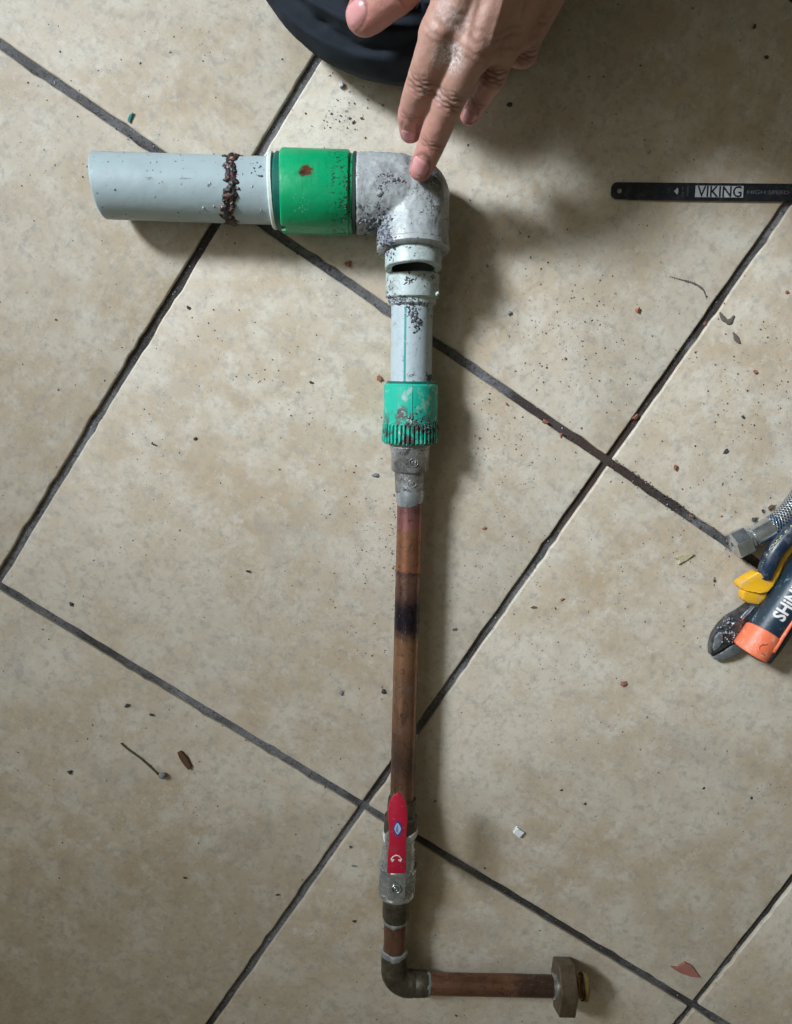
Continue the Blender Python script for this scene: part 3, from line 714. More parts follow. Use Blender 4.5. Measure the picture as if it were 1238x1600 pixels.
def crease(c, d, rad, lines, amp=.0006, wd=.0007, bend=.15):
    c = np.array(c); d = np.array(V(d).normalized()); rel = co0 - c
    s = rel @ d; lat = np.linalg.norm(rel - np.outer(s, d), axis=1)
    side = np.cross(d, [0, 0, 1.0]); side /= np.linalg.norm(side); y = rel @ side
    w_ = np.clip((no[:, 2] + .25) * 1.5, 0, 1) * np.exp(-(np.linalg.norm(rel, axis=1) / rad) ** 4)
    for k, (off, am) in enumerate(lines):
        ss = s - off - bend * (y ** 2) / rad * (1 if off > 0 else -1) - .0004 * np.sin(y * 900 + k * 2)
        g = np.exp(-(ss / wd) ** 2) * w_ * am
        disp[:] -= amp * g; crease_shade[:] = np.maximum(crease_shade, g * .95)
for nme, (dip, pip) in {'index': (1, 1), 'middle': (1, 1), 'ring': (1, 1), 'little': (.6, .8)}.items():
    ch = F[nme]
    d1 = (ch[2][0] - ch[0][0]); d2 = (ch[3][0] - ch[1][0])
    crease(ch[1][0] + V((0, 0, ch[1][1])), d1, .0105, [(-.0060, .5), (-.0040, .8), (-.0016, 1.2), (.0012, 1.3), (.0036, .9), (.0062, .5)], .00065)
    crease(ch[2][0] + V((0, 0, ch[2][1])), d2, .0085, [(-.0022, .6), (0, 1), (.002, .7)], .0006)
    crease(ch[0][0] + V((0, 0, ch[0][1])), d1, .012, [(-.005, .4), (-.001, .5), (.004, .5), (.008, .6)], .0006, .001)
crease(F['thumb'][2][0] + V((0, 0, .013)), F['thumb'][3][0] - F['thumb'][1][0], .013, [(-.004, .6), (-.001, 1), (.002, 1), (.005, .6)], .0007)
for nme, ch in F.items():      # redder finger ends
    for (k0, k1, st_) in ((2, 3, 1.0), (1, 2, .55)):
        a, b = np.array(ch[k0][0]), np.array(ch[k1][0]); ab = b - a; tt = np.clip(((co0 - a) @ ab) / (ab @ ab), 0, 1)
        dd = np.linalg.norm(co0 - a - tt[:, None] * ab, axis=1)
        pink = np.maximum(pink, np.clip(1.6 - dd / (ch[k1][1] * 1.0), 0, 1) * st_ * (.55 + .45 * tt))
def blobm(arr, c, r, s): 
    dd = np.linalg.norm(co0 - np.array(c), axis=1); arr[:] = np.maximum(arr, s * np.clip(1.4 - dd / r, 0, 1))
for (x, y, r, s) in ((702, 92, .0050, 1.0), (712, 72, .0028, .9), (707, 30, .0060, 1.0), (685, 48, .0042, .34), (752, 64, .0035, .36), (792, 62, .0022, .3), (716, 80, .0018, .6), (664, 146, .0020, .35), (684, 152, .0020, .4)): blobm(white, W(x, y, .125 if y < 120 else .108), r * 1.6, s)
blobm(crease_shade, W(815, 86, .098), .0035, 1.0); blobm(crease_shade, W(699, 66, .126), .0060, .6)  # dark spot and knuckle hollow painted in, as shade
# tendons, veins and loose skin on the back of the hand
nz = np.array([fbm(V(p), 110, 4) for p in co0]); nz2 = np.array([abs(fbm(V(p) + V((3, 1, 2)), 320, 3)) for p in co0])
top = np.clip(no[:, 2], 0, 1)
disp += nz * .00025 - nz2 * .00018 * top
def ridge(p, q2, wdt, amp):
    a, b = np.array(p), np.array(q2); ab = b - a; tt = np.clip(((co0 - a) @ ab) / (ab @ ab), 0, 1); dd = np.linalg.norm((co0 - a - tt[:, None] * ab)[:, :2], axis=1)
    disp[:] += amp * np.exp(-(dd / wdt) ** 2) * top * np.clip(np.minimum(tt, 1 - tt) * 8, 0, 1)
for nme, dx in (('index', -.012), ('middle', -.004), ('ring', .004), ('little', .012)):
    ridge(F[nme][0][0], wrist + V((dx, 0, 0)), .0034, .0009)
ridge(W(720, 95, .12), W(760, -60, .12), .0018, .0008); ridge(W(760, 90, .12), W(800, -60, .12), .0016, .0008); ridge(W(805, 80, .12), W(820, -40, .12), .0016, .0006)
hollow = np.exp(-(np.linalg.norm((co0 - np.array(W(700, 74, .125)))[:, :2], axis=1) / .0045) ** 2) * top; disp -= hollow * .0016
for nme_, px_, py_, z_, w_ in (('middle', 655, 262, .071, .0068), ('index', 638, 210, .070, .0057), ('ring', 731, 186, .068, .0057), ('thumb', 552, 20, .096, .0080)):
    c_ = np.array(W(px_, py_, z_)); dd = np.linalg.norm((co0 - c_)[:, :2], axis=1); g_ = np.exp(-((dd - w_) / .0009) ** 2) * (no[:, 2] > .1) * (np.abs(co0[:, 2] - c_[2]) < .012)
    crease_shade = np.maximum(crease_shade, g_ * .7); disp -= g_ * .0003
co = co0 + no * disp[:, None]; set_co(me, co)
ca = me.color_attributes.new('tint', 'FLOAT_COLOR', 'POINT')
ca.data.foreach_set('color', np.stack([np.clip(pink, 0, 1), np.clip(white, 0, 1), np.clip(crease_shade, 0, 1), np.ones(len(co))], 1).ravel().astype(np.float32))
bod = link('body', me, M_SKIN, per); bod['label'] = 'weathered left hand and forearm with dried plaster on the knuckles'
# nails
HB_ = bvh_of([bod])
def nail(c, d, w_, l_):
    d = V(d).normalized(); loc = HB_.find_nearest(c)[0]; nrm = HB_.find_nearest(c)[1]
    d = (d - nrm * d.dot(nrm)).normalized(); s = nrm.cross(d)
    bm = bmesh.new(); n = 9; g = []
    for i in range(n):
        row = []
        for j in range(n):
            u = -1 + 2 * i / (n - 1); v = -1 + 2 * j / (n - 1)
            x = u * math.sqrt(1 - .45 * v * v); y = v * math.sqrt(1 - .45 * u * u)
            p = loc + s * (x * w_) + d * (y * l_) + nrm * .004; r = HB_.ray_cast(p, -nrm)
            e = max(abs(u), abs(v)); hgt = .0006 if e < .99 else .0
            row.append(bm.verts.new((r[0] if r[0] else p - nrm * .004) + nrm * (hgt * (1 - .3 * x * x) - (.0003 if e > .99 else 0))))
        g.append(row)
    for i in range(n - 1):
        for j in range(n - 1): bm.faces.new((g[i][j], g[i + 1][j], g[i + 1][j + 1], g[i][j + 1]))
    link('fingernail', finish(bm, 180), M_NAIL, per)
def nail_on(nme, px, py, z, w_, l_): nail(W(px, py, z), F[nme][3][0] - F[nme][2][0], w_, l_)
nail_on('middle', 655, 262, .071, .0063, .0066)
nail_on('index', 638, 210, .070, .0052, .0055)
nail_on('ring', 733, 182, .070, .0052, .0052)
nail_on('thumb', 552, 20, .096, .0070, .0090)
# trousers: knee and shin on the floor, dark cloth with folds
def mat_cloth():
    t = NT('navy_black_cloth'); wv = t.noise(1500, 2, .5)
    c = t.mix(t.noise(30, 4), (0.010, 0.013, 0.019), (0.024, 0.031, 0.042))
    c = t.mix(t.ramp(t.noise(260, 4, .7), .64, .72, 0, .25), c, (0.12, 0.12, 0.12))
    return t.out(c, .85, 0, wv, .4, .0004, .25)
M_CLOTH = mat_cloth()
bm = bmesh.new(); bmesh.ops.create_icosphere(bm, subdivisions=6, radius=1.0)
kc = W(640, -120, .030); ax, ay, az = .1075, .0985, .055
for v in bm.verts:
    p = v.co.copy(); q2 = V((p.x * ax, p.y * ay, p.z * az))
    fr = 1 - max(0, p.z); a = math.atan2(p.y, p.x)
    rr = math.hypot(p.x, p.y)
    w1 = mn.noise(V((p.x * 1.5, p.y * 1.5, 3))); f = .0042 * (abs(math.sin(rr * 15 + 3.2 * w1 + 1.2 * math.sin(a * 1.5 + 1))) ** .5 - .6) + .0016 * mn.noise(p * 6) + .0007 * mn.noise(p * 17)
    for r0, am, ph in ((.93, .0035, .3), (.84, .0050, 1.4), (.70, .0060, 2.6), (.52, .0060, .9)):
        q2.z += am * math.exp(-((rr - r0 - .05 * math.sin(2 * a + ph)) / .022) ** 2) * (1 if p.z > -.2 else 0)
    q2 += p.normalized() * f * (.25 + .75 * max(0, min(1, p.z * 3 + .4)))
    v.co = kc + q2
    if v.co.z < .0005: v.co.z = .0005
link('trousers', finish(bm, 180), M_CLOTH, per)
bm = bmesh.new(); capsule(bm, kc + V((-.01, .075, .06)), .088, V((-.09, .56, .40)), .175, seg=48); capsule(bm, V((.20, .46, .08)), .08, V((.20, .76, .20)), .12, seg=48)
capsule(bm, V((-.02, .76, .20)), .13, V((.20, .76, .20)), .12, seg=48)
link('unseen_trouser_seat', remesh(bm, .008, 6), M_CLOTH, per)  # unseen hips and thighs, sized to shade the upper right floor
M_SHIRT = simple('dark_grey_shirt', (0.05, 0.05, 0.055), .9, 0, .2, 200)
bm = bmesh.new(); capsule(bm, V((.04, .76, .30)), .17, V((-.06, .54, .54)), .185, seg=48); capsule(bm, V((-.12, .56, .62)), .09, V((.20, .56, .64)), .09, seg=32)
capsule(bm, V((.26, .56, .62)), .065, elbow_j + V((.0, .0, .0)), .052, seg=32); capsule(bm, elbow_j, .052, elbow_j.lerp(wrist, .38), .045, seg=32)
capsule(bm, V((-.08, .60, .62)), .065, V((-.12, .62, .32)), .052, seg=32)
link('unseen_shirt', remesh(bm, .006, 6), M_SHIRT, per)  # unseen torso and arms, added to shade the upper right floor

# ------------------------------------------------------------------ hacksaw blade
M_BLADE = simple('black_steel_paint', (0.009, 0.012, 0.018), .42, .2, .3, 200, .1, .10)
M_PRINT = simple('grey_white_print', (0.36, 0.37, 0.38), .7, var=.5, scale=900)
M_PRINTD = simple('faint_grey_print', (0.10, 0.105, 0.11), .7, var=.2)
ZB = .0016
b0 = W(955, 298, ZB); b1 = W(1238, 300.5, ZB); bdv = (b1 - b0).normalized(); bl = .300
sd = V((-bdv.y, bdv.x, 0)); hwid = (W(1000, 285.5, ZB) - W(1000, 312, ZB)).length / 2
bmat = Matrix((bdv, sd, V((0, 0, 1)))).transposed().to_4x4(); bmat.translation = V((b0.x, b0.y, ZB))
tag_b = empty('hacksaw_blade', V((b0.x, b0.y, 0)))
tag(tag_b, 'black hacksaw blade with white block lettering, lying right of the hand', 'saw blade')
bm = bmesh.new(); n = 12; out = []
cr = .0042
for cx, cy, a0 in ((cr, -hwid + cr, PI), (bl - cr, -hwid + cr, 1.5 * PI), (bl - cr, hwid - cr, 0), (cr, hwid - cr, PI / 2)):
    for k in range(7):
        a = a0 + PI / 2 * k / 6; out.append((cx + cr * math.cos(a), cy + cr * math.sin(a)))
hole = [(.0060 + .0019 * math.cos(2 * PI * k / 16), .0019 * math.sin(2 * PI * k / 16)) for k in range(16)]
def ring_edges(pts, z):
    vs = [bm.verts.new((x, y, z)) for x, y in pts]; return vs, [bm.edges.new((vs[i], vs[(i + 1) % len(vs)])) for i in range(len(vs))]
o1, e1 = ring_edges(out, .00035); i1, e2 = ring_edges(hole, .00035)
bmesh.ops.triangle_fill(bm, use_beauty=True, edges=e1 + e2)
ex = bmesh.ops.extrude_face_region(bm, geom=bm.faces[:])
for v in [g for g in ex['geom'] if isinstance(g, bmesh.types.BMVert)]: v.co.z -= .0008
link('blade', finish(bm, 30), M_BLADE, tag_b, bmat)
bm = bmesh.new(); n = 190       # fine teeth along the lower edge
for k in range(n):
    x = .012 + k * (bl - .024) / n; dx = (bl - .024) / n
    a = [bm.verts.new((x, -hwid + .0002, z)) for z in (-.0003, .0003)]; b = [bm.verts.new((x + dx * .95, -hwid + .0002, z)) for z in (-.0003, .0003)]; c = [bm.verts.new((x + dx * .2, -hwid - .0007, z)) for z in (-.0003, .0003)]
    bm.faces.new((a[1], c[1], b[1])); bm.faces.new((a[0], b[0], c[0])); bm.faces.new((a[0], c[0], c[1], a[1])); bm.faces.new((c[0], b[0], b[1], c[1]))
tag(link('teeth', finish(bm, 0), M_BLADE, tag_b, bmat), kind='stuff')
def text_mesh(s, size, thick=.00008, cut=None, bold=0.0):
    cu = bpy.data.curves.new('t', 'FONT'); cu.body = s; cu.size = size; cu.extrude = thick; cu.resolution_u = 3; cu.offset = bold
    cu.align_x = 'LEFT'; cu.align_y = 'CENTER'
    o = bpy.data.objects.new('t', cu); C.objects.link(o); dg = bpy.context.evaluated_depsgraph_get(); dg.update()
    me = bpy.data.meshes.new_from_object(o.evaluated_get(dg)); bpy.data.objects.remove(o)
    me.materials.clear(); return me
def fit_text(s, x0, x1, hy, thick=.00008, bold=0.0):
    me = text_mesh(s, 1.0, thick, None, bold); co = get_co(me); mn_, mx = co.min(0), co.max(0)
    co[:, 0] = x0 + (co[:, 0] - mn_[0]) / (mx[0] - mn_[0]) * (x1 - x0); co[:, 1] = (co[:, 1] - (mn_[1] + mx[1]) / 2) / (mx[1] - mn_[1]) * hy
    co[:, 2] = co[:, 2] * 1.0; set_co(me, co); return me
PXM = (b1 - b0).length / 283.0
def bx(px): return (px - 955) * PXM
zt = .00042
def bplate(name, pts, mat, z=zt):
    bm = bmesh.new(); vs = [bm.verts.new((x, y, z)) for x, y in pts]; vb = [bm.verts.new((x, y, z - .00012)) for x, y in pts]
    bm.faces.new(vs); bm.faces.new(vb[::-1])
    for i in range(len(vs)): j = (i + 1) % len(vs); bm.faces.new((vs[i], vb[i], vb[j], vs[j]))
    return link(name, finish(bm, 0), mat, tag_b, bmat)
hy = .0040
bplate('name_panel', [(bx(1086), -hy), (bx(1161), -hy), (bx(1161), hy), (bx(1086), hy)], M_PRINT)
me = fit_text('VIKING', bx(1089), bx(1158.5), .0078, .00004, .012)
link('name_lettering', me, M_BLADE, tag_b, bmat @ Matrix.Translation((0, 0, zt + .00005)))
me = fit_text('HIGH SPEED STEEL', bx(1167), bx(1167) + .048, .0026, .00004)
link('small_lettering', me, M_PRINTD, tag_b, bmat @ Matrix.Translation((0, -.0002, zt)))
for k, xx in enumerate((1066, 1074)):
    me = fit_text('MADE IN' if k else '24 TPI', -.0034, .0034, .0012, .00004)
    link('side_lettering', me, M_PRINTD, tag_b, bmat @ Matrix.Translation((bx(xx), 0, zt)) @ Matrix.Rotation(-PI / 2, 4, 'Z'))
bplate('arrow_mark', [(bx(1052.5), 0), (bx(1058), -.0024), (bx(1059.3), -.0012), (bx(1059.3), .0012), (bx(1058), .0024)], M_PRINT)

# ------------------------------------------------------------------ braided hose
hose = empty('braided_hose', W(1157, 850, 0)); tag(hose, 'silver braided flexible hose with a hexagonal steel nut, beside the yellow pliers', 'hose')
q0 = W(1141, 856, .0125); q1 = W(1172, 841, .0125)
bm = bmesh.new(); hr = .0118; hL = (W(1146, 853, .0125) - W(1170, 842, .0125)).length
revolve(bm, [(.001, 0), (.001, .0035), (0, .0040), (0, hr * .9), (.0012, hr), (hL - .0012, hr), (hL, hr * .88), (hL, .005)], 6)
bmesh.ops.bevel(bm, geom=[e for e in bm.edges if abs(e.verts[0].co.z - e.verts[1].co.z) > .005], offset=.0008, segments=3, affect='EDGES')
link('hexagon_nut', finish(bm, 30), M_CHROME, hose, frame(W(1146, 854, .0125), q1 + (q1 - q0), (.25, 0.5, 1)))
f0 = W(1170, 843, .0125); f1 = W(1205, 824, .0125); fl = (f1 - f0).length
turned('ferrule', [(-.001, .006), (0, .0088), (.0016, .0088), (.0020, .0066), (.0036, .0066), (.0040, .0084), (fl, .0086), (fl + .0006, .0080), (fl + .0006, .006)], f0, f1, M_CHROME, hose, 40)
def mat_braid():
    t = NT('steel_braid'); x, y, z = t.xyz()
    uv = t.n('ShaderNodeUVMap'); sp = t.n('ShaderNodeSeparateXYZ'); t.put(sp.inputs[0], uv.outputs[0]); u, v = sp.outputs[0], sp.outputs[1]
    a = t.math('SINE', t.math('ADD', t.math('MULTIPLY', u, 75.4), t.math('MULTIPLY', v, 2600.)))
    b = t.math('SINE', t.math('SUBTRACT', t.math('MULTIPLY', u, 75.4), t.math('MULTIPLY', v, 2600.)))
    h = t.math('MAXIMUM', a, b)
    c = t.mix(t.ramp(h, -.2, .7), (0.05, 0.06, 0.07), (0.66, 0.70, 0.74))
    k = t.band(v, .0045, .0085, .0006); k = t.math('MULTIPLY', k, t.ramp(b, .2, .5)); c = t.mix(k, c, (0.02, 0.22, 0.50))
    return t.out(c, .3, .85, h, .8, .0008)
M_BRAID = mat_braid()
def uv_tube(pts, r, seg, name, mat, parent):
    bm = bmesh.new(); rings = tube(bm, pts, r, seg, False); uvl = bm.loops.layers.uv.new('UVMap')
    idx = {}; acc = [0]
    for a, b in zip(pts, pts[1:]): acc.append(acc[-1] + (V(b) - V(a)).length)
    for k, ring in enumerate(rings):
        for i, v in enumerate(ring): idx[v] = (i, k)
    for f in bm.faces:
        cols = [idx[l.vert][0] for l in f.loops]; wrap = max(cols) - min(cols) > 1
        for l in f.loops:
            i, k = idx[l.vert]; u = i / seg
            if wrap and i == 0: u = 1.0
            l[uvl].uv = (u, acc[k])
    return link(name, finish(bm, 60), mat, parent)
hp = spline([W(1202, 826, .0125), W(1218, 814, .0125), W(1238, 794, .0125), W(1258, 765, .0125), W(1275, 720, .0125), W(1290, 660, .012)], 14)
uv_tube(hp, .0082, 40, 'braid', M_BRAID, hose)

# ------------------------------------------------------------------ pliers
M_YEL = simple('yellow_plastic', (0.80, 0.42, 0.012), .42, 0, .1, 120, .2, .45)
M_NAVY = simple('blue_black_rubber', (0.010, 0.024, 0.052), .36, 0, .3, 200, .3, .30)
M_STEEL = mat_brass('tool_steel', (0.035, 0.035, 0.04), (0.20, 0.21, 0.23), .85, .38)
M_STEELP = mat_brass('pale_bluish_steel', (0.26, 0.29, 0.33), (0.48, 0.52, 0.56), .85, .4)
M_OFFY = simple('worn_yellow_print', (0.50, 0.47, 0.20), .7, 0, .4, 500)
pl = empty('pliers', W(1180, 920, 0)); tag(pl, 'side-cutting pliers with a yellow and blue-black grip, steel jaws half under the orange-tipped tool', 'pliers')
gpts = spline([W(1195, 903, .020), W(1199, 886, .021), W(1210, 863, .022), W(1228, 840, .022), W(1254, 812, .021), W(1290, 785, .018), W(1330, 762, .014)], 8)
bm = bmesh.new(); tube(bm, gpts, [.0052 + .0014 * min(1, k / 10) for k in range(len(gpts))], 24)
link('grip', finish(bm, 40), M_NAVY, pl)
def off(pts, dx, dy, dz): return [p + V((dx, dy, dz)) for p in pts]
ypts = spline([W(1200, 912, .017), W(1211, 895, .018), W(1222, 873, .019), W(1238, 853, .019), W(1262, 829, .018), W(1296, 802, .015), W(1334, 776, .012)], 8)
bm = bmesh.new(); tube(bm, ypts, [.0046 - .0016 * min(1, k / 14) for k in range(len(ypts))], 18)
link('grip_edge', finish(bm, 40), M_YEL, pl)
yz = .0245
bm = slab([W(x, y, z) for x, y, z in [(1184, 894, .023), (1170, 903, .020), (1156, 912, .0165), (1156, 919, .0155), (1163, 923, .018), (1190, 928, .021), (1201, 926, .021), (1209, 917, .022), (1214, 905, .022), (1218, 888, .021), (1209, 893, .0235), (1196, 898, .0245)]], .012, .0020, 3)
link('grip_guard', finish(bm, 40), M_YEL, pl)
bm = slab([W(x, y, z) for x, y, z in [(1162, 923, .016), (1160.5, 937, .014), (1169, 943, .013), (1187, 946, .014), (1196, 936, .016), (1202, 926, .017)]], .010, .0016, 3)
link('grip_collar', finish(bm, 40), M_YEL, pl)
bm = bmesh.new(); rg = random.Random(4)      # raised worn yellow marks along the grip
for k in range(9):
    a = spline([W(1190, 886, .0235), W(1201, 862, .0255), W(1218, 842, .026), W(1240, 820, .026)], 6)
    i = min(len(a) - 2, k * 2); p = a[i]; tube(bm, [p + V((rg.gauss(0, .0006), rg.gauss(0, .0006), 0)), p + V((.0016, .0004, .0002)), p + V((.0006, .0020, 0)), p + V((.0022, .0026, 0))], .0005, 6)
tag(link('grip_marks', finish(bm, 180), M_OFFY, pl), kind='stuff')
bm = slab([W(x, y, z) for x, y, z in [(1112, 1026, .008), (1111, 1011, .009), (1116, 993, .010), (1127, 977, .011), (1141, 964, .012), (1157, 955, .012), (1172, 944, .012), (1192, 940, .012), (1186, 962, .013), (1166, 985, .013), (1152, 1003, .012), (1140, 1009, .011), (1126, 1018, .010)]], .0085, .0014, 2)
link('upper_jaw', finish(bm, 35), M_STEEL, pl)
bm = slab([W(x, y, z) for x, y, z in [(1113.5, 1028.5, .0075), (1127, 1020, .0085), (1141, 1010.5, .0095), (1153, 1004, .010), (1170, 1000, .010), (1168, 1012, .010), (1152, 1024, .009), (1138, 1030, .008), (1122, 1033, .007)]], .0062, .0012, 2)
link('lower_jaw', finish(bm, 35), M_STEELP, pl)
bm = slab([W(x, y, z) for x, y, z in [(1114, 1012, .0098), (1117.5, 996, .0108), (1124, 987, .0114), (1130, 990, .0118), (1130, 1002, .0116), (1124, 1012, .0108), (1116, 1018, .0100)]], .0012, .0004, 2)
link('jaw_pale_plate', finish(bm, 35), M_STEELP, pl)  # thin plate of paler, bluish steel on the upper jaw
bm = slab([W(x, y, z) for x, y, z in [(1158, 966, .0138), (1166, 957, .0138), (1176, 947, .0138), (1181, 948, .0138), (1171, 960, .0138), (1161, 969, .0138)]], .0020, .0004, 2)
link('jaw_highlight', finish(bm, 35), M_CHROME, pl)  # bright strip standing in for a highlight on the jaw steel
bm = bmesh.new()
revolve(bm, [(.008, 0), (.008, .0048), (.0138, .0048), (.0146, .0038), (.0146, 0)], 24, M=Matrix.Translation(V((W(1150, 978, .012).x, W(1150, 978, .012).y, 0))))
link('pivot', finish(bm, 35), M_STEEL, pl)
rg = random.Random(9); bm = bmesh.new()
for _ in range(60):
    p = W(rg.gauss(1143, 9), rg.gauss(985, 10), .0125 + rg.uniform(-.0005, .0008)); add_bit(bm, p, rg.uniform(.0003, .0011), rg)
tag(link('plaster_specks', finish(bm, 180), M_GRITP, pl), kind='stuff')

# ------------------------------------------------------------------ orange and navy tool
def mat_navytool():
    t = NT('scuffed_navy_plastic'); c = t.mix(t.noise(60, 4), (0.006, 0.020, 0.034), (0.014, 0.036, 0.055))
    c = t.mix(t.ramp(t.noise(180, 5, .7, None, .8), .58, .66, 0, .7), c, (0.20, 0.27, 0.33))
    return t.out(c, .42, 0, t.noise(300, 4), .25, .0005)
M_NT = mat_navytool()
def mat_orange():
    t = NT('orange_plastic'); c = t.mix(t.noise(90, 4), (0.80, 0.155, 0.065), (0.85, 0.21, 0.10))
    c = t.mix(t.ramp(t.noise(140, 5, .7), .55, .66, 0, .5), c, (0.80, 0.50, 0.45))
    return t.out(c, .45, 0, t.noise(300, 4), .15, .0005)
M_OR = mat_orange()
M_BLK = mat_brass('black_rubber_worn', (0.008, 0.012, 0.014), (0.028, 0.034, 0.038), 0, .6)
tl = empty('tool_handle', W(1173, 1020, 0)); tag(tl, 'scuffed navy tool handle with a pinkish-orange end and white lettering, lying over the pliers', 'hand tool')
t0 = W(1172.5, 1019, .0185); tA = W(1228, 939.5, .0205); td = (tA - t0).normalized(); TL = .150; t_end = t0 + td * TL
TR = .0138
tf = frame(t0, t_end)
turned('handle_core', [(.016, .006), (.016, TR - .0002), (.04, TR), (.09, TR + .0003), (TL, TR), (TL + .006, TR * .7), (TL + .007, 0)], t0, t_end, M_NT, tl, 64)
# orange end sleeve with a curved upper edge
turned('end_sleeve', [(.0002, .006), (-.0002, TR - .0004), (.0006, TR + .0006), (.003, TR + .0008), (.012, TR + .0008), (.0185, TR + .0007), (.0192, TR - .0004)], t0, t_end, M_OR, tl, 96, 0,
       lambda k, t, a, r: (0, (.0030 * math.cos(a + .3) if t > .015 else 0)))
bm = bmesh.new()
tube(bm, [V(((TR + .0004) * math.cos(a), (TR + .0004) * math.sin(a), z)) for a, z in ((.62, .010), (.60, .016), (.52, .030), (.46, .05), (.44, .07), (.44, .12))], [.0020, .0018, .0015, .0012, .0012, .0010], 10)
link('orange_stripe', finish(bm, 180), M_OR, tl, tf)
bm = bmesh.new()      # raised thumb notch in the orange end
tube(bm, [V(((TR + .0009) * math.cos(a), (TR + .0009) * math.sin(a), z)) for a, z in ((-.05, .0130), (-.25, .0115), (-.36, .0085), (-.25, .0060), (0.0, .0052), (.2, .0050))], [.0003, .0008, .0010, .0008, .0006, .0003], 8)
link('notch_rib', finish(bm, 180), M_OR, tl, tf)
turned('end_cap', [(-.0006, 0), (-.0014, .004), (-.0016, .009), (-.0008, TR - .0012), (.0004, TR - .0004), (.001, TR - .002)], t0, t_end, M_BLK, tl, 64)
bm = bmesh.new()
tube(bm, [V(((TR - .0030) * math.cos(a), (TR - .0030) * math.sin(a), z)) for a, z in ((1.12, -.0002), (1.12, .001), (1.12, .012), (1.10, .04), (1.08, .08), (1.06, .14))], [.004, .0060, .0066, .0068, .0068, .0066], 28)
link('grip_strip', finish(bm, 50), M_BLK, tl, tf)
# lettering wrapped on the handle: reads up the handle
me = fit_text('SHiND', 0, .0330, .0100, .0, .03)
bm = bmesh.new(); bm.from_mesh(me)
for k in range(-6, 7):
    bmesh.ops.bisect_plane(bm, geom=bm.verts[:] + bm.edges[:] + bm.faces[:], plane_co=(0, k * .0008, 0), plane_no=(0, 1, 0))
for v in bm.verts:
    s, u = v.co.x, v.co.y; a = -.36 - u / TR
    v.co = V(((TR + .00035) * math.cos(a), (TR + .00035) * math.sin(a), .0335 + s))
link('lettering', finish(bm, 0), M_WHITE, tl, tf)

# ------------------------------------------------------------------ loose bits on the floor
M_BRICK = simple('brick_red', (0.30, 0.115, 0.075), .85, 0, .35, 500, .5)
M_BLACKC = simple('charcoal_crumb', (0.050, 0.047, 0.046), .8, 0, .6, 700, .5)
M_GRITF = simple('fine_dirt', (0.075, 0.065, 0.055), .9, 0, .8, 900, .3)
M_GREYC = simple('grey_crumb', (0.20, 0.21, 0.22), .8, 0, .5, 600, .5)
M_WHITEC = simple('white_plaster', (0.72, 0.76, 0.78), .7, 0, .12, 500, .4)
M_WOOD = simple('straw_wood', (0.46, 0.40, 0.27), .7, 0, .25, 400, .3)
M_BROWN = simple('dark_brown_scrap', (0.10, 0.045, 0.022), .8, 0, .5, 600, .5)
M_LEAF = simple('dusty_red_flake', (0.32, 0.125, 0.10), .75, 0, .25, 250, .3)
M_TEALC = simple('teal_shaving', (0.03, 0.26, 0.24), .5)
M_TWIG = simple('olive_twig', (0.10, 0.085, 0.04), .7, 0, .4, 500)
M_MUD = simple('dried_mud', (0.12, 0.105, 0.085), .9, 0, .4, 500, .5)
def crumb(px, py, w_px, h_px, ang, zt_, mat, name, label, cat, group=None, seed=0, zf=0.0):
    rg = random.Random(seed * 31 + int(px)); s = .000487
    bm = bmesh.new(); bmesh.ops.create_icosphere(bm, subdivisions=2, radius=1.0); k1 = rg.uniform(.75, 1.2); k2 = rg.uniform(.7, 1.1)
    dirs = [V((rg.gauss(0, 1), rg.gauss(0, 1), rg.gauss(0, 1))).normalized() for _ in range(9)]; cuts = [rg.uniform(.25, .8) for _ in range(9)]
    for v in bm.verts:
        for d, c in zip(dirs, cuts):
            e = v.co.dot(d) - c
            if e > 0: v.co -= d * e
        v.co *= 1 + .45 * mn.noise(v.co * 1.7 + V((seed, 0, 0))) + .2 * mn.noise(v.co * 4 + V((0, seed, 0)))
    me = finish(bm, 15)
    c = W(px, py, zf + zt_ * .5)
    me.transform(Matrix.Diagonal((w_px * s / 2 * 1.08 * k1, h_px * s / 2 * 1.0 * k2, zt_ / 2 * .6, 1)))
    o = link(name, me, mat, None, Matrix.Translation((c.x, c.y, zf + zt_ * .28)) @ Matrix.Rotation(math.radians(-ang), 4, 'Z'))
    tag(o, label, cat, group); return o
GB, GK = 'brick crumbs scattered on the floor', 'dark crumbs scattered on the floor'
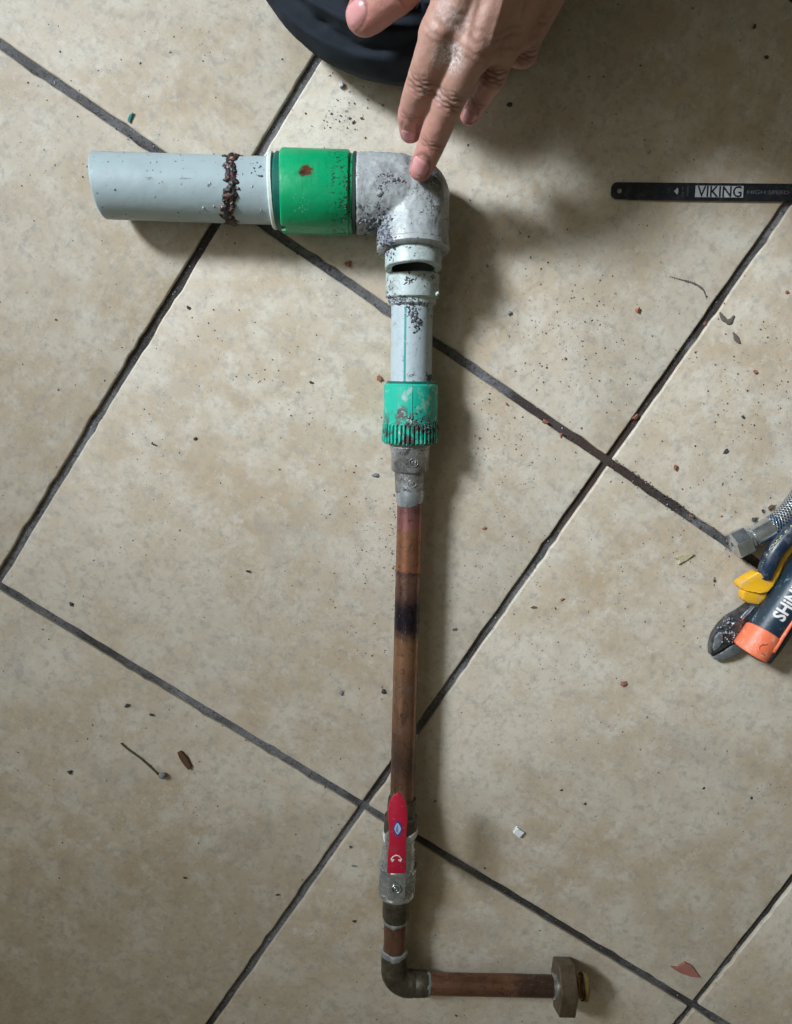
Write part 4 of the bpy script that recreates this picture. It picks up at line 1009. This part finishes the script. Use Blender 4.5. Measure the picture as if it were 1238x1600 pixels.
bk = [(545, 413, 15, 12, 20, .005, 'brick crumb on the tile below the green coupling, left of the sawn collar'),
      (996, 484, 12, 10, 20, .0045, 'round brick crumb on the tile left of the diagonal joint under the saw blade'),
      (1055, 730, 9, 15, -15, .004, 'upright brick crumb on the tile right of the joint crossing, above the hose'),
      (974, 1068, 19, 10, -25, .004, 'largest brick crumb, on the tile left of the pliers jaws'),
      (852, 659, 11, 9, 10, .0035, 'brick crumb in the joint left of the crossing, the farther from it'),
      (877, 680, 13, 8, -50, .0035, 'brick crumb in the joint just left of the crossing'),
      (994, 651, 12, 8, -35, .004, 'brick crumb in the joint just above right of the crossing'),
      (1081, 806, 10, 8, 30, .0035, 'brick crumb on the joint edge leading to the hose nut'),
      (879, 937, 10, 7, -10, .003, 'dark red crumb on the tile above the largest brick crumb'),
      (757, 825, 8, 6, 0, .0025, 'small red-brown crumb on the tile right of the pinkish copper'),
      (594, 590, 10, 12, 40, .004, 'brick crumb touching the left edge of the green ribbed nut'),
      (792, 631, 9, 5, 40, .003, 'thin brick crumb on the tile below the joint, right of the ribbed nut'),
      (884, 560, 7, 6, 0, .0025, 'tiny brick crumb on the tile above the joint, right of the grey pipe'),
      (1103, 505, 9, 6, -50, .002, 'brick crumb lying in the diagonal joint by the mud stains'),
      (1181, 580, 9, 8, 0, .003, 'brick crumb near the right edge, below the mud stains'),
      (1230, 455, 8, 7, 20, .0025, 'brick crumb at the far right edge beside the diagonal joint')]
for k, (x, y, a, b, g, z, l) in enumerate(bk): crumb(x, y, a, b, g, z, M_BRICK, 'brick_crumb', l, 'crumb', GB, k, -.0008 if 'in the' in l and 'joint' in l else 0)
dk = [(533, 1083, 11, 10, 0, .004, M_GREYC, 'blue-grey crumb on the tile left of the brown copper pipe'), (600, 1081, 9, 9, 0, .0035, M_BLACKC, 'black crumb close to the left side of the brown copper pipe'),
      (586, 742, 13, 8, 5, .004, M_GREYC, 'grey chip left of the cast adapter'), (797, 489, 11, 9, 0, .004, M_GREYC, 'grey crumb right of the slim grey pipe, in the shadow edge'),
      (797, 163, 9, 7, 0, .003, M_BLACKC, 'black crumb in the shade right of the little finger'), (1180, 41, 11, 11, 0, .005, M_BLACKC, 'biggest black crumb near the top right corner'),
      (1199, 88, 9, 8, 0, .004, M_BLACKC, 'black crumb below the biggest one near the top right corner'), (1180, 812, 10, 10, 30, .004, M_BLACKC, 'black crumb above the hose ferrule'),
      (1193, 799, 9, 7, 10, .0035, M_BLACKC, 'dark crumb second along the hose from the nut'), (1205, 794, 13, 9, -40, .004, M_BROWN, 'brown crumb close to the braided hose'),
      (198, 1103, 11, 9, 0, .003, M_BLACKC, 'dark three-lobed crumb on the lower left tile above the twig'), (236, 1117, 9, 6, 10, .003, M_BLACKC, 'black crumb on the lower left tile, nearest the long joint'),
      (109, 1207, 9, 9, 30, .003, M_BLACKC, 'dark crumb far left, level with the twig'), (757, 1357, 10, 5, 0, .0025, M_BROWN, 'flat brown crumb right of the valve, under the long joint'),
      (640, 1240, 6, 5, 0, .002, M_BLACKC, 'small dark crumb hidden beside the copper pipe by the lever'), (549, 1324, 9, 6, 15, .003, M_BLACKC, 'dark oval crumb left of the valve'),
      (553, 1354, 9, 6, 5, .003, M_GREYC, 'grey oval crumb left of the valve, the lower one'), (288, 1372, 9, 5, 0, .003, M_BLACKC, 'dark crumb in the middle of the lower left tile'),
      (434, 1399, 7, 9, 0, .003, M_BLACKC, 'dark crumb left of the joint going down from the crossing'), (553, 1440, 8, 7, 0, .003, M_BLACKC, 'dark crumb left of the brass nipple'),
      (552, 190, 9, 5, -35, .002, M_BLACKC, 'long dark flake between the green coupling and the knee'), (566, 184, 6, 5, 0, .002, M_BLACKC, 'small dark crumb right of the long dark flake'),
      (485, 597, 7, 6, 0, .003, M_BLACKC, 'black crumb on the big tile left of the ribbed nut'), (240, 695, 9, 5, 20, .003, M_BLACKC, 'dark crumb on the big tile near its left joint'),
      (306, 686, 7, 6, 0, .003, M_BLACKC, 'dark crumb on the big tile right of its left joint'), (387, 893, 8, 6, 0, .003, M_BLACKC, 'dark crumb in the lower half of the big tile'),
      (111, 945, 9, 7, 60, .003, M_BLACKC, 'dark crumb by the lower left corner of the big tile'), (294, 480, 7, 6, 60, .003, M_BLACKC, 'dark crumb near the upper left of the big tile'),
      (1135, 706, 11, 8, -20, .003, M_BLACKC, 'dark crumb in the middle of the right-hand tile above the hose'), (1162, 651, 8, 7, 0, .003, M_BLACKC, 'dark crumb on the right-hand tile, upper of a scattered pair'),
      (833, 949, 11, 6, 0, .003, M_MUD, 'olive mud crumb just right of the diagonal joint'), (710, 983, 10, 7, 0, .002, M_MUD, 'faint mud crumb right of the copper pipe'),
      (1117, 908, 7, 6, 0, .003, M_BLACKC, 'black crumb between the splinter and the yellow guard'), (807, 1320, 5, 4, 0, .001, M_BLACKC, 'speck of dark grit under the white chip'),
      (680, 1253, 8, 6, -20, .003, M_BROWN, 'dark crumb right of the copper pipe above the valve'), (713, 1588, 8, 5, 0, .003, M_BROWN, 'brown crumb under the lower copper pipe'),
      (1100, 1232, 5, 5, 0, .002, M_BLACKC, 'tiny black crumb on the lower right tile, alone'), (1174, 1247, 10, 7, 30, .003, M_BLACKC, 'dark crumb near the right edge on the lower right tile'),
      (914, 1256, 7, 6, 0, .002, M_BROWN, 'brown crumb on the lower right tile, right of the white chip'), (879, 1235, 6, 5, 0, .002, M_BLACKC, 'black crumb on the lower right tile, up from the white chip')]
for k, (x, y, a, b, g, z, m, l) in enumerate(dk): crumb(x, y, a, b, g, z, m, 'floor_crumb', l, 'crumb', GK, k + 40)
def flake(name, pts, z, th, mat, label, cat, bev=.0003):
    c = W(*[sum(p[i] for p in pts) / len(pts) for i in (0, 1)], 0)
    bm = slab([W(x, y, z) - c for x, y in pts], th, bev, 1)
    for v in bm.verts:
        if v.co.z > z * .8: v.co.z += .0006 * mn.noise(v.co * 300)
    o = link(name, finish(bm, 25), mat, None, Matrix.Translation(c)); tag(o, label, cat); return o
flake('red_flake', [(1048, 1511), (1058, 1512), (1071, 1504), (1081, 1509), (1095, 1528), (1080, 1527), (1064, 1521), (1054, 1515)], .0022, .0018, M_LEAF, 'pointed dusty red flake on the tile near the bottom right joint crossing', 'flake')
flake('white_chip', [(802, 1302), (809, 1294), (820, 1302), (812, 1310)], .0035, .0033, M_WHITEC, 'square white chip on the tile right of the red valve lever', 'chip')
flake('white_chip', [(529, 128), (535, 126), (537, 133), (531, 136)], .0030, .0028, M_WHITEC, 'tiny white chip on the tile between the knee and the green coupling', 'chip')
flake('wood_splinter', [(1053, 871), (1063, 867), (1080, 864), (1085, 866), (1075, 875), (1060, 882), (1062, 875)], .0018, .0016, M_WOOD, 'thin straw-coloured splinter on the tile left of the hose nut', 'splinter')
flake('brown_scrap', [(277, 1176), (283, 1174), (292, 1184), (299, 1198), (295, 1204), (287, 1196), (281, 1186)], .0022, .0020, M_BROWN, 'short dark brown scrap of bark right of the twig', 'scrap')
flake('teal_shaving', [(199, 188), (202, 180), (208, 175), (207, 180), (204, 186), (203, 192)], .0018, .0012, M_TEALC, 'tiny teal plastic shaving on the tile above the big grey pipe', 'shaving', .0001)
bm = bmesh.new(); bmc = W(222, 1188, 0)
tube(bm, [p - bmc for p in spline([W(189, 1161, .0012), W(200, 1171, .0014), (W(222, 1187, .0013)), W(248, 1211, .0014)], 6)], .0006, 8)
tw = empty('twig', bmc); tag(tw, 'thin olive twig with a round grey head on the lower left tile', 'twig')
link('stalk', finish(bm, 180), M_TWIG, tw, Matrix.Translation(bmc))
bm = bmesh.new(); ball(bm, W(254, 1212, .0026) - bmc, (.0032, .0028, .0024), 2); link('bud', finish(bm, 180), M_GREYC, tw, Matrix.Translation(bmc))
# mud smears: thin dried films following the tile, tapering
def smear(pts, wd_, label):
    c = W(*pts[0], 0); bm = bmesh.new(); P = spline([W(x, y, .0003) for x, y in pts], 6); n = len(P)
    for k, p in enumerate(P):
        w_ = wd_ * .00049 * math.sin(PI * (k + .6) / n) ** .5 * (1 + .4 * mn.noise(p * 400)) if True else 0
        ball(bm, p - c, (max(.0003, w_), max(.0003, w_), .00045), 1)
    o = link('mud_smear', remesh(bm, .0003, 2), M_MUD, None, Matrix.Translation(c)); tag(o, label, 'mud smear')
smear([(1046, 432), (1065, 437), (1085, 443), (1099, 453), (1104, 467)], 2.2, 'thin curved streak of dried mud left of the diagonal joint')
smear([(1125, 488), (1130, 497), (1138, 503), (1143, 500), (1147, 493)], 4.5, 'hook-shaped mud spot right of the diagonal joint, upper one')
smear([(1146, 520), (1151, 529), (1156, 536)], 4.5, 'short mud spot right of the diagonal joint, lower one')

# grit: uncountable specks, in clusters as in the photograph
def specks(name, clusters, seed, mat, size):
    rg = random.Random(seed); bm_v, bm_f = [], []
    base = [V((1, 0, 0)), V((0, 1, 0)), V((-1, 0, 0)), V((0, -1, 0)), V((0, 0, 1)), V((0, 0, -1))]; fs = [(0, 1, 4), (1, 2, 4), (2, 3, 4), (3, 0, 4), (1, 0, 5), (2, 1, 5), (3, 2, 5), (0, 3, 5)]
    for (cx, cy, sx, sy, n) in clusters:
        for _ in range(n):
            if sx > 200: x, y = cx + rg.uniform(-1, 1) * sx, cy + rg.uniform(-1, 1) * sy
            else: x, y = rg.gauss(cx, sx), rg.gauss(cy, sy)
            s = size * (.25 + .75 * rg.random() ** 3.0); p = W(x, y, 0); p.z = s * .25
            a = rg.uniform(0, 6.28); q = rg.uniform(.5, 1.1); b = len(bm_v)
            for v in base:
                v2 = V((v.x * rg.uniform(.6, 1.2), v.y * q * rg.uniform(.6, 1.2), v.z * .6)) * s
                bm_v.append((p.x + v2.x * math.cos(a) - v2.y * math.sin(a), p.y + v2.x * math.sin(a) + v2.y * math.cos(a), p.z + v2.z))
            bm_f += [tuple(b + i for i in f) for f in fs]
    me = bpy.data.meshes.new(name); me.from_pydata(bm_v, [], bm_f); me.update()
    o = link(name, me, mat); tag(o, kind='stuff'); return o
o = specks('dark_grit', [(619, 800, 640, 820, 1100), (540, 175, 14, 18, 36), (525, 190, 18, 16, 30), (580, 160, 14, 14, 18), (560, 110, 30, 20, 20), (300, 60, 50, 40, 30), (615, 870, 3, 45, 120), (590, 860, 22, 50, 110), (560, 800, 30, 60, 60),
    (240, 690, 30, 60, 50), (450, 600, 60, 60, 50), (400, 585, 12, 8, 14), (320, 520, 30, 40, 40), (240, 860, 40, 40, 40), (110, 930, 20, 20, 26), (900, 505, 60, 50, 150), (860, 560, 60, 50, 90), (830, 470, 50, 50, 60), (770, 680, 30, 30, 80), (800, 730, 40, 40, 80),
    (1150, 640, 60, 70, 150), (1190, 560, 30, 50, 60), (1110, 770, 60, 50, 70), (1080, 870, 35, 30, 50), (850, 950, 60, 60, 110), (900, 1000, 80, 60, 80), (780, 900, 40, 60, 60), (830, 1080, 60, 60, 60), (940, 1120, 80, 60, 60), (990, 600, 30, 40, 30),
    (500, 900, 50, 60, 80), (540, 1090, 60, 60, 50), (120, 1200, 60, 60, 30), (280, 1260, 40, 30, 24), (800, 1240, 60, 50, 50), (1180, 1240, 40, 30, 60), (1110, 1000, 40, 50, 40), (545, 960, 30, 40, 40), (1150, 1560, 40, 20, 20), (930, 1545, 8, 8, 8)], 21, M_GRITF, .0009)
o['label'] = 'fine dark grit scattered over the tiles'
o = specks('pale_grit', [(619, 800, 640, 820, 260), (540, 180, 20, 20, 16), (900, 500, 60, 60, 26), (1040, 1000, 90, 90, 24), (640, 700, 20, 100, 16)], 22, M_GREYC, .0013); o['label'] = 'fine pale grit scattered over the tiles'
o = specks('red_grit', [(619, 800, 640, 820, 80), (900, 640, 90, 60, 30), (1000, 800, 90, 90, 24), (1040, 720, 10, 10, 8)], 23, M_BRICK, .0012); o['label'] = 'fine red brick dust scattered over the tiles'
# dirt gathered along the joint edges, heaviest from the crossing to the hose
rg = random.Random(15); bm = bmesh.new()
for _ in range(520):
    if rg.random() < .45: p = GO + PITCH * ((1 + abs(rg.gauss(0, .35))) * GU + 0 * GV); n_ = GV
    elif rg.random() < .5: p = GO + PITCH * (rg.uniform(-1, 2.4) * GU + rg.choice((0, 1)) * GV); n_ = GV
    else: p = GO + PITCH * (rg.choice((0, 1, 2)) * GU + rg.uniform(-.6, 2.2) * GV); n_ = GU
    p = p + n_ * (JOINT * .5 * rg.choice((-1, 1)) + rg.gauss(0, .0009)); inside = abs((p - GO).dot(n_) % PITCH - PITCH / 2) > PITCH / 2 - JOINT / 2
    add_bit(bm, V((p.x, p.y, -.0016 if inside else .0001)), rg.uniform(.0002, .0007), rg)
o = link('joint_dirt', finish(bm, 180), M_BLACKC); tag(o, 'black dirt along the edges of the tile joints', kind='stuff')
# white specks in the joints
rg = random.Random(5); bm = bmesh.new()
for _ in range(260):
    i = rg.choice((0, 1, 2, 1, 0)); s = rg.uniform(-2, 3); o_ = rg.uniform(-.4, .4) * JOINT
    p = GO + PITCH * ((i * GU + s * GV) if rg.random() < .5 else (s * GU + i * GV)); p = p + V((o_, o_))
    add_bit(bm, V((p.x, p.y, -.0028)), rg.uniform(.0003, .0009), rg)
o = link('joint_grit', finish(bm, 180), M_GRITP); tag(o, 'pale mortar grit lying in the dark joints', kind='stuff')
